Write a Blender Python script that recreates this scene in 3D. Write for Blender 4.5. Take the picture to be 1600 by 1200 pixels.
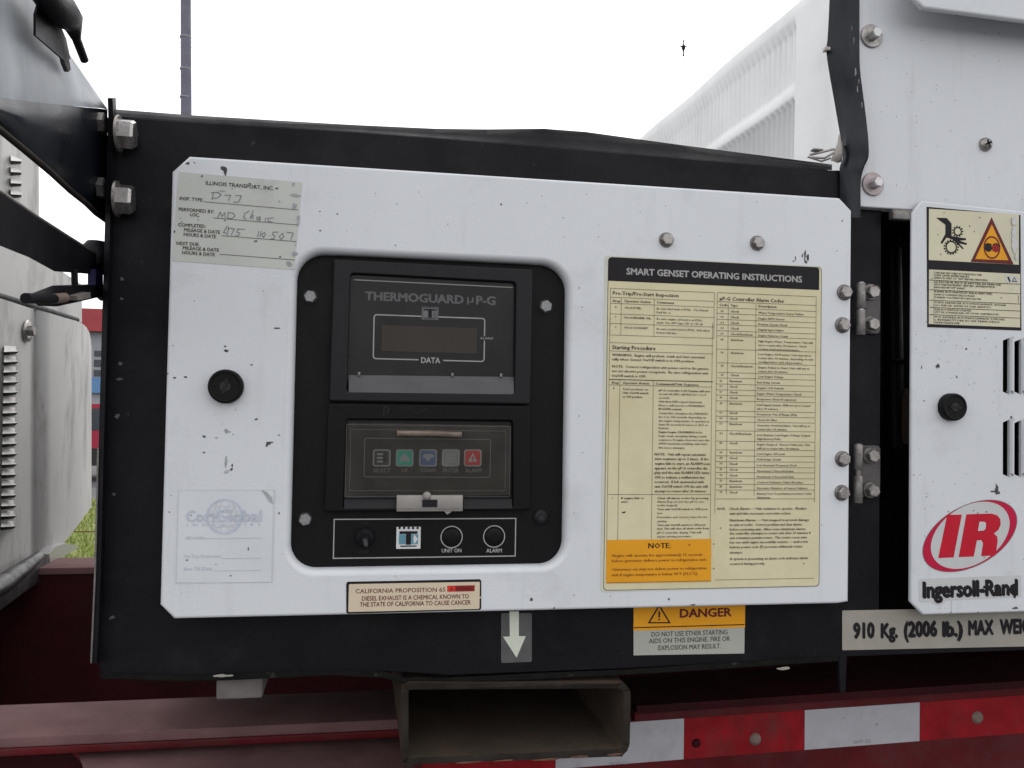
import bpy, bmesh, math, random
import numpy as np
from mathutils import Vector
random.seed(7)
for o in list(bpy.data.objects): bpy.data.objects.remove(o)
sc = bpy.context.scene
# ------------------------------------------------------------------ camera
CAMZ = 1.5; DD = 0.73271; FPX = 1350.0
YAW, PITCH, ROLL = 0.17539, 0.026876, 0.017534
cy, sy, cp, sp = math.cos(YAW), math.sin(YAW), math.cos(PITCH), math.sin(PITCH)
FW = Vector((sy*cp, cy*cp, sp)); R0 = Vector((cy, -sy, 0)); U0 = R0.cross(FW)
RT = math.cos(ROLL)*R0 + math.sin(ROLL)*U0; UP = -math.sin(ROLL)*R0 + math.cos(ROLL)*U0
CAM = Vector((0, -DD, CAMZ))
cd = bpy.data.cameras.new("camera"); cam = bpy.data.objects.new("camera", cd); sc.collection.objects.link(cam)
from mathutils import Matrix
cam.matrix_world = Matrix(((RT.x, UP.x, -FW.x, CAM.x), (RT.y, UP.y, -FW.y, CAM.y), (RT.z, UP.z, -FW.z, CAM.z), (0, 0, 0, 1)))
cd.sensor_width = 36.0; cd.lens = 36.0*FPX/1600.0; cd.clip_start = 0.01; cd.clip_end = 3000
sc.camera = cam
# ------------------------------------------------------------------ world, sun, exposure
SUN_EL, SUN_AZ = math.radians(50), math.radians(25)      # azimuth measured from +Y towards +X
w = bpy.data.worlds.new("World"); sc.world = w; w.use_nodes = True
nt = w.node_tree; bg = nt.nodes["Background"]
sky = nt.nodes.new("ShaderNodeTexSky"); sky.sky_type = 'NISHITA'; sky.sun_disc = False
sky.sun_elevation = SUN_EL; sky.sun_rotation = SUN_AZ; sky.air_density = 1.0; sky.dust_density = 4.0
hs = nt.nodes.new("ShaderNodeHueSaturation"); hs.inputs['Saturation'].default_value = 0.18
nt.links.new(sky.outputs[0], hs.inputs['Color']); 
cl = nt.nodes.new("ShaderNodeMix"); cl.data_type = 'RGBA'; cl.inputs[0].default_value = 0.80      # even cloud cover over the sky
nt.links.new(hs.outputs[0], cl.inputs[6]); cl.inputs[7].default_value = (9.5, 9.55, 9.8, 1); nt.links.new(cl.outputs[2], bg.inputs['Color'])
bg.inputs['Strength'].default_value = 0.15
sd = bpy.data.lights.new("sun", 'SUN'); sd.energy = 0.6; sd.angle = math.radians(30); sd.color = (1, 0.97, 0.93)
so = bpy.data.objects.new("sun", sd); sc.collection.objects.link(so)
sdir = Vector((math.sin(SUN_AZ)*math.cos(SUN_EL), math.cos(SUN_AZ)*math.cos(SUN_EL), math.sin(SUN_EL)))
so.rotation_euler = (-sdir).to_track_quat('-Z', 'Y').to_euler(); so.location = (0, -3, 6)
sc.view_settings.view_transform = 'Standard'; sc.view_settings.look = 'None'
sc.view_settings.exposure = 0.22; sc.view_settings.gamma = 1
# ------------------------------------------------------------------ picture measurements -> points on real planes
def ray(px, py): return FW*FPX + RT*(px-800) - UP*(py-600)
def at(px, py, Y=0.0):
    d = ray(px, py); return CAM + d*((Y-CAM.y)/d.y)
def atx(px, py, X):
    d = ray(px, py); return CAM + d*((X-CAM.x)/d.x)
def atz(px, py, Z):
    d = ray(px, py); return CAM + d*((Z-CAM.z)/d.z)
def mpp(px, py, Y): return (at(px, py-5, Y)-at(px, py+5, Y)).length/10.0
# ------------------------------------------------------------------ materials
MATS = {}
def mat(name, col, rough=0.5, metal=0.0, spec=0.5, vary=0.08, nscale=30, bump=0.0, bscale=200, coat=0.0,
        dirt=None, alpha=1.0, rvary=0.1, emit=None, speck=None, stretch=None, dirt2=None, trans=0.0, edge=None):
    if spec == 0.5 and name.split('_')[0] in ('ink', 'logo', 'dark', 'pen', 'bright', 'dirt', 'button', 'tape', 'orange', 'cream', 'red', 'lcd'): spec = 0.15
    m = bpy.data.materials.new(name); m.use_nodes = True; n = m.node_tree; L = n.links
    b = n.nodes["Principled BSDF"]
    tc = n.nodes.new("ShaderNodeTexCoord"); src = tc.outputs['Object']
    if True:
        g = n.nodes.new("ShaderNodeNewGeometry"); src = g.outputs['Position']
    def noise(sc_, det=4, rough_=0.6, st=None):
        t = n.nodes.new("ShaderNodeTexNoise"); t.inputs['Scale'].default_value = sc_; t.inputs['Detail'].default_value = det
        t.inputs['Roughness'].default_value = rough_
        if st:
            mp = n.nodes.new("ShaderNodeMapping"); mp.inputs['Scale'].default_value = st
            L.new(src, mp.inputs['Vector']); L.new(mp.outputs[0], t.inputs['Vector'])
        else: L.new(src, t.inputs['Vector'])
        return t.outputs[0]
    def ramp(fac, lo, hi):
        r = n.nodes.new("ShaderNodeMapRange"); r.inputs['From Min'].default_value = lo; r.inputs['From Max'].default_value = hi
        L.new(fac, r.inputs['Value']); return r.outputs[0]
    def mix(fac, a, bcol):
        x = n.nodes.new("ShaderNodeMix"); x.data_type = 'RGBA'
        if isinstance(fac, float): x.inputs[0].default_value = fac
        else: L.new(fac, x.inputs[0])
        if isinstance(a, tuple): x.inputs[6].default_value = (*a, 1)
        else: L.new(a, x.inputs[6])
        if isinstance(bcol, tuple): x.inputs[7].default_value = (*bcol, 1)
        else: L.new(bcol, x.inputs[7])
        return x.outputs[2]
    c1 = tuple(max(0, c*(1-vary)) for c in col); c2 = tuple(min(1, c*(1+vary)) for c in col)
    nf = noise(nscale, 5, 0.6, stretch)
    colr = mix(ramp(nf, 0.3, 0.7), c1, c2)
    if dirt:            # (colour, scale, lo, hi, stretch)
        dc, ds, lo, hi, st = dirt
        colr = mix(ramp(noise(ds, 8, 0.7, st), lo, hi), colr, dc)
    if dirt2:
        dc, ds, lo, hi, st = dirt2
        colr = mix(ramp(noise(ds, 8, 0.7, st), lo, hi), colr, dc)
    if speck:           # (colour, scale, radius, amount): small flecks of road grime
        dc, ds, rad, amt = speck
        v = n.nodes.new("ShaderNodeTexVoronoi"); v.inputs['Scale'].default_value = ds; v.inputs['Randomness'].default_value = 1
        L.new(src, v.inputs['Vector'])
        inv = ramp(v.outputs['Distance'], rad, rad*0.5)
        sep = n.nodes.new("ShaderNodeSeparateColor"); L.new(v.outputs['Color'], sep.inputs[0])
        gate = ramp(sep.outputs[0], amt, amt*0.8)
        mul = n.nodes.new("ShaderNodeMath"); mul.operation = 'MULTIPLY'; L.new(inv, mul.inputs[0]); L.new(gate, mul.inputs[1])
        cl = n.nodes.new("ShaderNodeClamp"); L.new(mul.outputs[0], cl.inputs[0])
        colr = mix(cl.outputs[0], colr, dc)
    L.new(colr, b.inputs['Base Color'])
    rr = n.nodes.new("ShaderNodeMapRange"); L.new(noise(nscale*1.7, 6), rr.inputs['Value'])
    rr.inputs['From Min'].default_value = 0.3; rr.inputs['From Max'].default_value = 0.7
    rr.inputs['To Min'].default_value = max(0.02, rough-rvary); rr.inputs['To Max'].default_value = min(1, rough+rvary)
    L.new(rr.outputs[0], b.inputs['Roughness'])
    b.inputs['Metallic'].default_value = metal; b.inputs['Specular IOR Level'].default_value = spec
    b.inputs['Coat Weight'].default_value = coat; b.inputs['Alpha'].default_value = alpha
    if trans: b.inputs['Transmission Weight'].default_value = trans
    if bump:
        bp = n.nodes.new("ShaderNodeBump"); bp.inputs['Strength'].default_value = bump; bp.inputs['Distance'].default_value = 0.002
        L.new(noise(bscale, 4), bp.inputs['Height']); L.new(bp.outputs[0], b.inputs['Normal'])
    MATS[name] = m; return m
GR = (0.10, 0.10, 0.095)
mat('white_paint', (0.615, 0.63, 0.65), 0.42, vary=0.035, nscale=6, bump=0.10, bscale=420, rvary=0.08,
    dirt=((0.47, 0.48, 0.49), 9, 0.55, 0.80, None), dirt2=((0.50, 0.51, 0.52), 16, 0.56, 0.85, (3, 3, 0.35)), speck=((0.22, 0.22, 0.22), 150, 0.11, 0.06))
mat('white_paint_speckled', (0.585, 0.60, 0.62), 0.42, vary=0.035, nscale=6, bump=0.10, bscale=420, rvary=0.08,
    dirt=((0.46, 0.47, 0.48), 9, 0.55, 0.80, None), dirt2=((0.47, 0.48, 0.49), 16, 0.56, 0.85, (3, 3, 0.35)), speck=((0.26, 0.26, 0.27), 190, 0.16, 0.16))
mat('white_plastic', (0.80, 0.81, 0.80), 0.5, vary=0.05, nscale=9, bump=0.15, bscale=60,
    dirt=((0.68, 0.69, 0.68), 14, 0.52, 0.75, (1, 1, 0.3)))
mat('white_dusty', (0.50, 0.49, 0.475), 0.6, spec=0.3, vary=0.07, nscale=5, dirt=((0.22, 0.20, 0.185), 7, 0.50, 0.74, (1.6, 1.6, 0.6)), dirt2=((0.24, 0.22, 0.21), 22, 0.60, 0.80, (1.6, 1.6, 0.6)))
mat('black_paint', (0.0050, 0.0045, 0.0065), 0.5, spec=0.15, vary=0.3, nscale=12, bump=0.12, bscale=300, rvary=0.15,
    dirt=((0.014, 0.013, 0.014), 25, 0.50, 0.85, None), dirt2=((0.045, 0.042, 0.040), 110, 0.66, 0.76, (1, 1, 0.6)))
mat('black_gloss', (0.007, 0.009, 0.014), 0.33, spec=0.28, vary=0.3, nscale=10, bump=0.08, bscale=30, rvary=0.1,
    dirt=((0.03, 0.033, 0.040), 12, 0.5, 0.8, (1, 1, 0.3)))
mat('black_plastic', (0.0035, 0.0035, 0.004), 0.5, spec=0.16, vary=0.15, nscale=40, bump=0.1, bscale=900, rvary=0.08)
mat('black_recess', (0.008, 0.008, 0.009), 0.6, vary=0.2, nscale=40)
mat('bezel_plastic', (0.0075, 0.0072, 0.009), 0.45, spec=0.25, vary=0.1, nscale=50, bump=0.15, bscale=1200, rvary=0.05)
mat('shelf_plastic', (0.055, 0.053, 0.058), 0.45, vary=0.08, nscale=60, bump=0.1, bscale=900)
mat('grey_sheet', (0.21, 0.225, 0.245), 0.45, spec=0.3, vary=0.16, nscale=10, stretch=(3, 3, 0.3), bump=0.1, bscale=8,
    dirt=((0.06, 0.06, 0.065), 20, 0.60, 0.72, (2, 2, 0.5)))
mat('dark_opening', (0.006, 0.006, 0.006), 0.8, vary=0.3)
mat('steel', (0.33, 0.31, 0.295), 0.38, metal=0.85, vary=0.2, nscale=200, bump=0.1, bscale=900, rvary=0.12,
    dirt=((0.20, 0.17, 0.15), 260, 0.5, 0.7, None))
mat('side_steel', (0.36, 0.34, 0.33), 0.30, metal=0.9, vary=0.25, nscale=200, rvary=0.1, dirt=((0.16, 0.14, 0.13), 200, 0.5, 0.66, None))
mat('steel_bright', (0.52, 0.51, 0.51), 0.35, metal=0.6, vary=0.15, nscale=200, rvary=0.1,
    dirt=((0.30, 0.27, 0.25), 200, 0.55, 0.7, None))
mat('steel_dark', (0.20, 0.19, 0.18), 0.45, metal=0.7, vary=0.2, nscale=150, bump=0.2, bscale=600,
    dirt=((0.10, 0.08, 0.07), 120, 0.5, 0.7, None))
mat('leaf_steel', (0.085, 0.078, 0.075), 0.5, metal=0.4, vary=0.2, nscale=150, bump=0.2, bscale=600)
mat('washer_brown', (0.33, 0.28, 0.28), 0.42, metal=0.6, vary=0.15, nscale=120)
mat('screw_head', (0.24, 0.24, 0.245), 0.5, metal=0.4, vary=0.25, nscale=500)
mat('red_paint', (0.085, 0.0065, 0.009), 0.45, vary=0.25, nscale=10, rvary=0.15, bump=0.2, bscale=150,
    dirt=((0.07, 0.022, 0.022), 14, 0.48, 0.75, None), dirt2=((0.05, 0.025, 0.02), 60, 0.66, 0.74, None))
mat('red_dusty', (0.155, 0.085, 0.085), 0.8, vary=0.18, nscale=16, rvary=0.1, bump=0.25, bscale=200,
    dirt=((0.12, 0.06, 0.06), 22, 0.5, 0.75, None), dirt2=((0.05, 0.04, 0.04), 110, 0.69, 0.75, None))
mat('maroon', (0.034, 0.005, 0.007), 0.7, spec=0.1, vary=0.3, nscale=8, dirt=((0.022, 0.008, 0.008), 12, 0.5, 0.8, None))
mat('frame_grime', (0.022, 0.018, 0.015), 0.8, spec=0.12, vary=0.35, nscale=30, bump=0.5, bscale=150,
    dirt=((0.05, 0.042, 0.036), 60, 0.62, 0.74, None))
mat('pocket_steel', (0.058, 0.044, 0.033), 0.75, spec=0.15, vary=0.2, nscale=20, bump=0.4, bscale=200,
    dirt=((0.075, 0.042, 0.028), 40, 0.52, 0.70, None), dirt2=((0.02, 0.017, 0.015), 70, 0.62, 0.70, None))
mat('edge_black', (0.007, 0.0065, 0.006), 0.8, spec=0.08, vary=0.3, nscale=60, bump=0.5, bscale=150, dirt=((0.05, 0.046, 0.04), 70, 0.60, 0.74, (1, 1, 2)))
mat('exhaust', (0.09, 0.088, 0.09), 0.45, metal=0.5, vary=0.5, nscale=25, dirt=((0.03, 0.03, 0.03), 30, 0.48, 0.62, None))
mat('pad_grey', (0.17, 0.155, 0.145), 0.8, vary=0.2, nscale=40)
mat('weld', (0.07, 0.066, 0.064), 0.5, vary=0.3, nscale=300)
mat('rust', (0.11, 0.055, 0.035), 0.85, vary=0.4, nscale=80, bump=0.6, bscale=200)
mat('tape_white', (0.37, 0.365, 0.39), 0.35, vary=0.05, nscale=60, coat=0.3, dirt=((0.29, 0.275, 0.29), 30, 0.5, 0.8, (1, 1, 0.5)), dirt2=((0.10, 0.07, 0.07), 120, 0.66, 0.74, None))
mat('tape_red', (0.215, 0.006, 0.010), 0.4, vary=0.25, nscale=40, dirt=((0.10, 0.03, 0.03), 25, 0.5, 0.8, (1, 1, 0.5)))
mat('cream', (0.63, 0.57, 0.375), 0.45, vary=0.05, nscale=14, dirt=((0.53, 0.47, 0.28), 12, 0.45, 0.75, None), speck=((0.2, 0.19, 0.15), 120, 0.10, 0.06))
mat('cream_pale', (0.60, 0.56, 0.40), 0.45, vary=0.05, nscale=14, dirt=((0.48, 0.47, 0.40), 16, 0.5, 0.75, None), speck=((0.3, 0.3, 0.15), 120, 0.12, 0.08))
mat('cream_rim', (0.56, 0.56, 0.48), 0.45, vary=0.05, nscale=20)
mat('tan', (0.60, 0.50, 0.36), 0.45, vary=0.05, nscale=30)
mat('paper', (0.50, 0.51, 0.47), 0.6, vary=0.06, nscale=16, dirt=((0.38, 0.39, 0.37), 18, 0.55, 0.75, None), speck=((0.2, 0.2, 0.2), 110, 0.1, 0.10))
mat('dull_label', (0.29, 0.27, 0.23), 0.6, vary=0.08, nscale=30, dirt=((0.25, 0.23, 0.19), 20, 0.5, 0.8, None))
mat('paper_dim', (0.36, 0.36, 0.32), 0.5, vary=0.05, nscale=20)
mat('clear_film', (0.608, 0.624, 0.644), 0.3, vary=0.04, nscale=18)
mat('film_grey', (0.50, 0.50, 0.50), 0.4, vary=0.05, nscale=18)
mat('orange', (0.70, 0.31, 0.018), 0.45, vary=0.06, nscale=20)
mat('ink_black', (0.014, 0.012, 0.014), 0.5, vary=0.1)
mat('ink_soft', (0.075, 0.068, 0.052), 0.5, vary=0.25, nscale=120)
mat('ink_faint', (0.135, 0.125, 0.095), 0.5, vary=0.3, nscale=120)
mat('ink_brown', (0.23, 0.085, 0.015), 0.5, vary=0.2, nscale=120)
mat('ink_maroon', (0.12, 0.02, 0.02), 0.5)
mat('ink_grey', (0.16, 0.16, 0.165), 0.5)
mat('ink_title', (0.11, 0.11, 0.115), 0.5, vary=0.1, nscale=100)
mat('ink_silver', (0.34, 0.33, 0.32), 0.5, vary=0.1, nscale=100)
mat('ink_dim', (0.025, 0.024, 0.024), 0.5, vary=0.1)
mat('ink_ghost', (0.46, 0.50, 0.57), 0.5, vary=0.12, nscale=60)
mat('ink_ghost2', (0.535, 0.56, 0.59), 0.5, vary=0.1, nscale=60)
mat('ink_white', (0.62, 0.62, 0.62), 0.5)
mat('pen_ink', (0.16, 0.16, 0.18), 0.5, vary=0.4, nscale=150)
mat('logo_red', (0.47, 0.012, 0.03), 0.4, vary=0.1, nscale=40)
mat('logo_red_pink', (0.44, 0.012, 0.05), 0.4, vary=0.12, nscale=40)
mat('teal', (0.10, 0.26, 0.34), 0.4)
mat('dark_red', (0.25, 0.02, 0.02), 0.5)
mat('bright_red', (0.60, 0.04, 0.03), 0.5)
mat('button_green', (0.03, 0.30, 0.20), 0.5); mat('button_blue', (0.06, 0.10, 0.20), 0.5)
mat('button_grey', (0.20, 0.20, 0.18), 0.5); mat('button_red', (0.42, 0.03, 0.035), 0.5); mat('button_black', (0.04, 0.04, 0.04), 0.5)
mat('button_mark', (0.24, 0.26, 0.25), 0.5)
mat('lcd', (0.044, 0.038, 0.032), 0.4, vary=0.1, nscale=15)
mat('display_face', (0.010, 0.0085, 0.0075), 0.2, spec=0.22, vary=0.2, nscale=15)
mat('lcd_reflect', (0.060, 0.052, 0.045), 0.3, vary=0.2, nscale=25)
mat('cover_clear', (0.09, 0.082, 0.070), 0.15, alpha=0.20, vary=0.3, nscale=30, spec=0.25)
mat('cover_edge', (0.16, 0.15, 0.135), 0.25, alpha=0.35, vary=0.1)
mat('amber', (0.20, 0.15, 0.12), 0.2, alpha=0.7, vary=0.5, nscale=45)  # reddish-yellow reflection on the clear grip, put into its colour
mat('latch_metal', (0.27, 0.25, 0.23), 0.42, metal=0.3, vary=0.1, nscale=60)
mat('arrow_backing', (0.09, 0.09, 0.09), 0.25, vary=0.15, nscale=60)
mat('arrow_white', (0.60, 0.62, 0.52), 0.45, vary=0.03)
mat('dirt_mark', (0.075, 0.070, 0.068), 0.8, vary=0.4, nscale=300)
mat('dirt_smudge', (0.34, 0.35, 0.36), 0.7, vary=0.25, nscale=150)
mat('asphalt', (0.10, 0.10, 0.10), 0.9, vary=0.15, nscale=2)
mat('grass', (0.16, 0.19, 0.035), 0.9, vary=0.35, nscale=3, dirt=((0.20, 0.17, 0.07), 1.5, 0.5, 0.7, None))
mat('grass_blade', (0.16, 0.21, 0.03), 0.8, vary=0.4, nscale=8)
mat('wall_grey', (0.30, 0.31, 0.33), 0.8, vary=0.1, nscale=1)
mat('window_dark', (0.03, 0.035, 0.045), 0.2)
mat('roof_red', (0.32, 0.03, 0.035), 0.5, vary=0.1, nscale=2)
mat('blue_paint', (0.10, 0.22, 0.42), 0.5, vary=0.1, nscale=2)
mat('red_car', (0.33, 0.03, 0.06), 0.3, vary=0.1, nscale=2); mat('tyre', (0.02, 0.02, 0.02), 0.8)
mat('pole', (0.13, 0.125, 0.17), 0.7, vary=0.15, nscale=3, stretch=(1, 1, 2), dirt=((0.30, 0.30, 0.34), 2.2, 0.62, 0.68, (0.3, 0.3, 1.2)))
mat('wire', (0.25, 0.26, 0.26), 0.7)
mat('line_wire', (0.75, 0.76, 0.76), 0.7)
mat('blue_black', (0.01, 0.01, 0.06), 0.5)
mat('brown_bolt', (0.16, 0.11, 0.09), 0.6, vary=0.2, nscale=60)
# ------------------------------------------------------------------ mesh builder
ORIG = {}
def inset(pts, d):          # move a closed 2-D/3-D planar polygon (x,z) inwards by d (pts counter-clockwise seen from -Y)
    n = len(pts); out = []
    for i in range(n):
        a, b, c = pts[i-1], pts[i], pts[(i+1) % n]
        e1 = (b[0]-a[0], b[1]-a[1]); e2 = (c[0]-b[0], c[1]-b[1])
        l1 = math.hypot(*e1) or 1e-9; l2 = math.hypot(*e2) or 1e-9
        n1 = (-e1[1]/l1, e1[0]/l1); n2 = (-e2[1]/l2, e2[0]/l2)
        k = 1 + n1[0]*n2[0]+n1[1]*n2[1]
        k = max(k, 0.4)
        out.append((b[0]+d*(n1[0]+n2[0])/k, b[1]+d*(n1[1]+n2[1])/k))
    return out
def rounded(pts, rad, seg=6):
    n = len(pts); out = []
    for i in range(n):
        r = rad[i] if isinstance(rad, (list, tuple)) else rad
        a, b, c = [Vector(p) for p in (pts[i-1], pts[i], pts[(i+1) % n])]
        if r <= 0: out.append(tuple(b)); continue
        u = (a-b).normalized(); v = (c-b).normalized()
        ang = math.acos(max(-1, min(1, u.dot(v)))); t = r/math.tan(ang/2)
        t = min(t, (a-b).length*0.49, (c-b).length*0.49); r2 = t*math.tan(ang/2)
        cen = b + (u+v).normalized()*(r2/math.sin(ang/2))
        p0 = b+u*t-cen; p1 = b+v*t-cen
        a0 = math.atan2(p0.y, p0.x); da = math.atan2(p1.y, p1.x)-a0
        while da > math.pi: da -= 2*math.pi
        while da < -math.pi: da += 2*math.pi
        for k in range(seg+1):
            q = a0+da*k/seg; out.append((cen.x+r2*math.cos(q), cen.y+r2*math.sin(q)))
    return out
def ccw(pts):
    s = sum(pts[i-1][0]*pts[i][1]-pts[i][0]*pts[i-1][1] for i in range(len(pts)))
    return pts if s > 0 else pts[::-1]
class MB:
    def __init__(s): s.v = []; s.f = []; s.m = []; s.s = []; s.mats = []
    def mi(s, name):
        if name not in s.mats: s.mats.append(name)
        return s.mats.index(name)
    def face(s, pts, m, smooth=False):
        b = len(s.v); s.v += [tuple(p) for p in pts]; s.f.append(tuple(range(b, b+len(pts)))); s.m.append(s.mi(m)); s.s.append(smooth)
    def grid(s, rows, m, smooth=True, close=False):
        b = len(s.v); nc = len(rows[0])
        for r in rows: s.v += [tuple(p) for p in r]
        for i in range(len(rows)-1):
            for j in range(nc if close else nc-1):
                k = (j+1) % nc
                s.f.append((b+i*nc+j, b+i*nc+k, b+(i+1)*nc+k, b+(i+1)*nc+j)); s.m.append(s.mi(m)); s.s.append(smooth)
    def poly2(s, pts, y, m, holes=()):          # flat area in plane y, with holes, tessellated
        bm = bmesh.new(); es = []
        for lp in [pts]+list(holes):
            vs = [bm.verts.new((p[0], y, p[1])) for p in lp]
            for i in range(len(vs)): es.append(bm.edges.new((vs[i-1], vs[i])))
        bmesh.ops.triangle_fill(bm, use_beauty=True, use_dissolve=False, edges=es, normal=(0, -1, 0))
        bm.verts.index_update(); b = len(s.v)
        s.v += [tuple(v.co) for v in bm.verts]
        for f in bm.faces:
            ids = [b+v.index for v in f.verts]
            if f.normal.y > 0: ids = ids[::-1]
            s.f.append(tuple(ids)); s.m.append(s.mi(m)); s.s.append(False)
        bm.free()
    def plate(s, pts, y, th, m, bev=0.0, holes=(), roll=0.0, rolld=0.0, back=True, seg=4):
        """sheet panel: front face in plane y, outer folded edge, rolled-in openings"""
        pts = ccw(pts); hs = [ccw(h) for h in holes]
        s.poly2(inset(pts, bev) if bev else pts, y, m, [inset(h, -roll) if roll else h for h in hs])
        rows = []
        if bev:
            for k in range(seg+1):
                a = k/seg*math.pi/2; q = inset(pts, bev*(1-math.sin(a)))
                rows.append([(p[0], y+bev*(1-math.cos(a)), p[1]) for p in q])
            s.grid(rows, m, True, True)
        s.grid([[(p[0], y+bev, p[1]) for p in pts], [(p[0], y+th, p[1]) for p in pts]], m, False, True)
        for h in hs:
            rows = []
            if roll:
                for k in range(9):
                    a = k/8*math.pi/2; q = inset(h, -roll*(1-math.sin(a)))
                    rows.append([(p[0], y+rolld*(1-math.cos(a)), p[1]) for p in q])
                s.grid(rows[::-1], m, True, True)
            s.grid([[(p[0], y+rolld, p[1]) for p in h], [(p[0], y+max(th, rolld+.001), p[1]) for p in h]][::-1], m, False, True)
        if back: s.face([(p[0], y+th, p[1]) for p in pts[::-1]], m) if not hs else None
    def box(s, a, b, m, bev=0.0):
        x0, y0, z0 = [min(a[i], b[i]) for i in range(3)]; x1, y1, z1 = [max(a[i], b[i]) for i in range(3)]
        if bev <= 0:
            P = [(x0, y0, z0), (x1, y0, z0), (x1, y1, z0), (x0, y1, z0), (x0, y0, z1), (x1, y0, z1), (x1, y1, z1), (x0, y1, z1)]
            for f in ((0, 3, 2, 1), (4, 5, 6, 7), (0, 1, 5, 4), (1, 2, 6, 5), (2, 3, 7, 6), (3, 0, 4, 7)): s.face([P[i] for i in f], m)
            return
        bm = bmesh.new(); r = bmesh.ops.create_cube(bm, size=1)
        for v in bm.verts: v.co = Vector(((x0+x1)/2+v.co.x*(x1-x0), (y0+y1)/2+v.co.y*(y1-y0), (z0+z1)/2+v.co.z*(z1-z0)))
        bmesh.ops.bevel(bm, geom=bm.edges[:], offset=bev, segments=3, profile=0.5, affect='EDGES')
        s.add_bm(bm, m, True)
    def add_bm(s, bm, m, smooth):
        bm.verts.index_update(); b = len(s.v); s.v += [tuple(v.co) for v in bm.verts]
        for f in bm.faces: s.f.append(tuple(b+v.index for v in f.verts)); s.m.append(s.mi(m)); s.s.append(smooth)
        bm.free()
    def lathe(s, c, axis, prof, m, n=20, hexa=False, spin=0.0, smooth=True):
        """prof: (radius, height along axis)"""
        ax = Vector(axis).normalized(); u = ax.orthogonal().normalized(); vv = ax.cross(u); c = Vector(c)
        k = 6 if hexa else n
        rows = [[c+ax*h+(u*math.cos(spin+2*math.pi*i/k)+vv*math.sin(spin+2*math.pi*i/k))*r for i in range(k)] for r, h in prof]
        if hexa:
            for a, b in zip(rows[:-1], rows[1:]):
                for i in range(k): s.face([a[i], a[(i+1) % k], b[(i+1) % k], b[i]], m)
        else: s.grid(rows, m, smooth, True)
        s.face(rows[-1], m)
    def tube(s, pts, r, m, n=8):
        pts = [Vector(p) for p in pts]; rows = []; u = None
        for i, p in enumerate(pts):
            t = (pts[min(i+1, len(pts)-1)]-pts[max(i-1, 0)]).normalized()
            u = (t.orthogonal() if u is None else (u-t*u.dot(t))).normalized(); vv = t.cross(u)
            rr = r[i] if isinstance(r, (list, tuple)) else r
            rows.append([p+(u*math.cos(2*math.pi*k/n)+vv*math.sin(2*math.pi*k/n))*rr for k in range(n)])
        s.grid(rows, m, True, True); s.face(rows[0][::-1], m); s.face(rows[-1], m)
    def slab(s, pts, vec, m):                    # polygon pushed along vec
        pts = [Vector(p) for p in pts]; q = [p+Vector(vec) for p in pts]
        s.face(pts, m); s.face(q[::-1], m)
        for i in range(len(pts)): s.face([pts[i-1], q[i-1], q[i], pts[i]], m)
    def build(s, name, parent=None, origin=None):
        me = bpy.data.meshes.new(name); v = [Vector(p) for p in s.v]
        if origin is None:
            lo = Vector([min(p[i] for p in v) for i in range(3)]); hi = Vector([max(p[i] for p in v) for i in range(3)]); origin = (lo+hi)/2
        o_ = Vector(origin); me.from_pydata([tuple(p-o_) for p in v], [], s.f)
        for k in s.mats: me.materials.append(MATS[k])
        me.polygons.foreach_set('material_index', s.m); me.polygons.foreach_set('use_smooth', s.s); me.update()
        ob = bpy.data.objects.new(name, me); sc.collection.objects.link(ob)
        ORIG[ob] = o_
        if parent: ob.parent = parent; ob.location = o_-ORIG[parent]
        else: ob.location = o_
        return ob
def empty(name, loc, label, cat, group=None):
    o = bpy.data.objects.new(name, None); sc.collection.objects.link(o); o.location = loc; ORIG[o] = Vector(loc)
    o['label'] = label; o['category'] = cat; o.empty_display_size = 0.1
    if group: o['group'] = group
    return o
def tag(o, label=None, cat=None, kind=None, group=None):
    if label: o['label'] = label
    if cat: o['category'] = cat
    if kind: o['kind'] = kind
    if group: o['group'] = group
    return o
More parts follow.
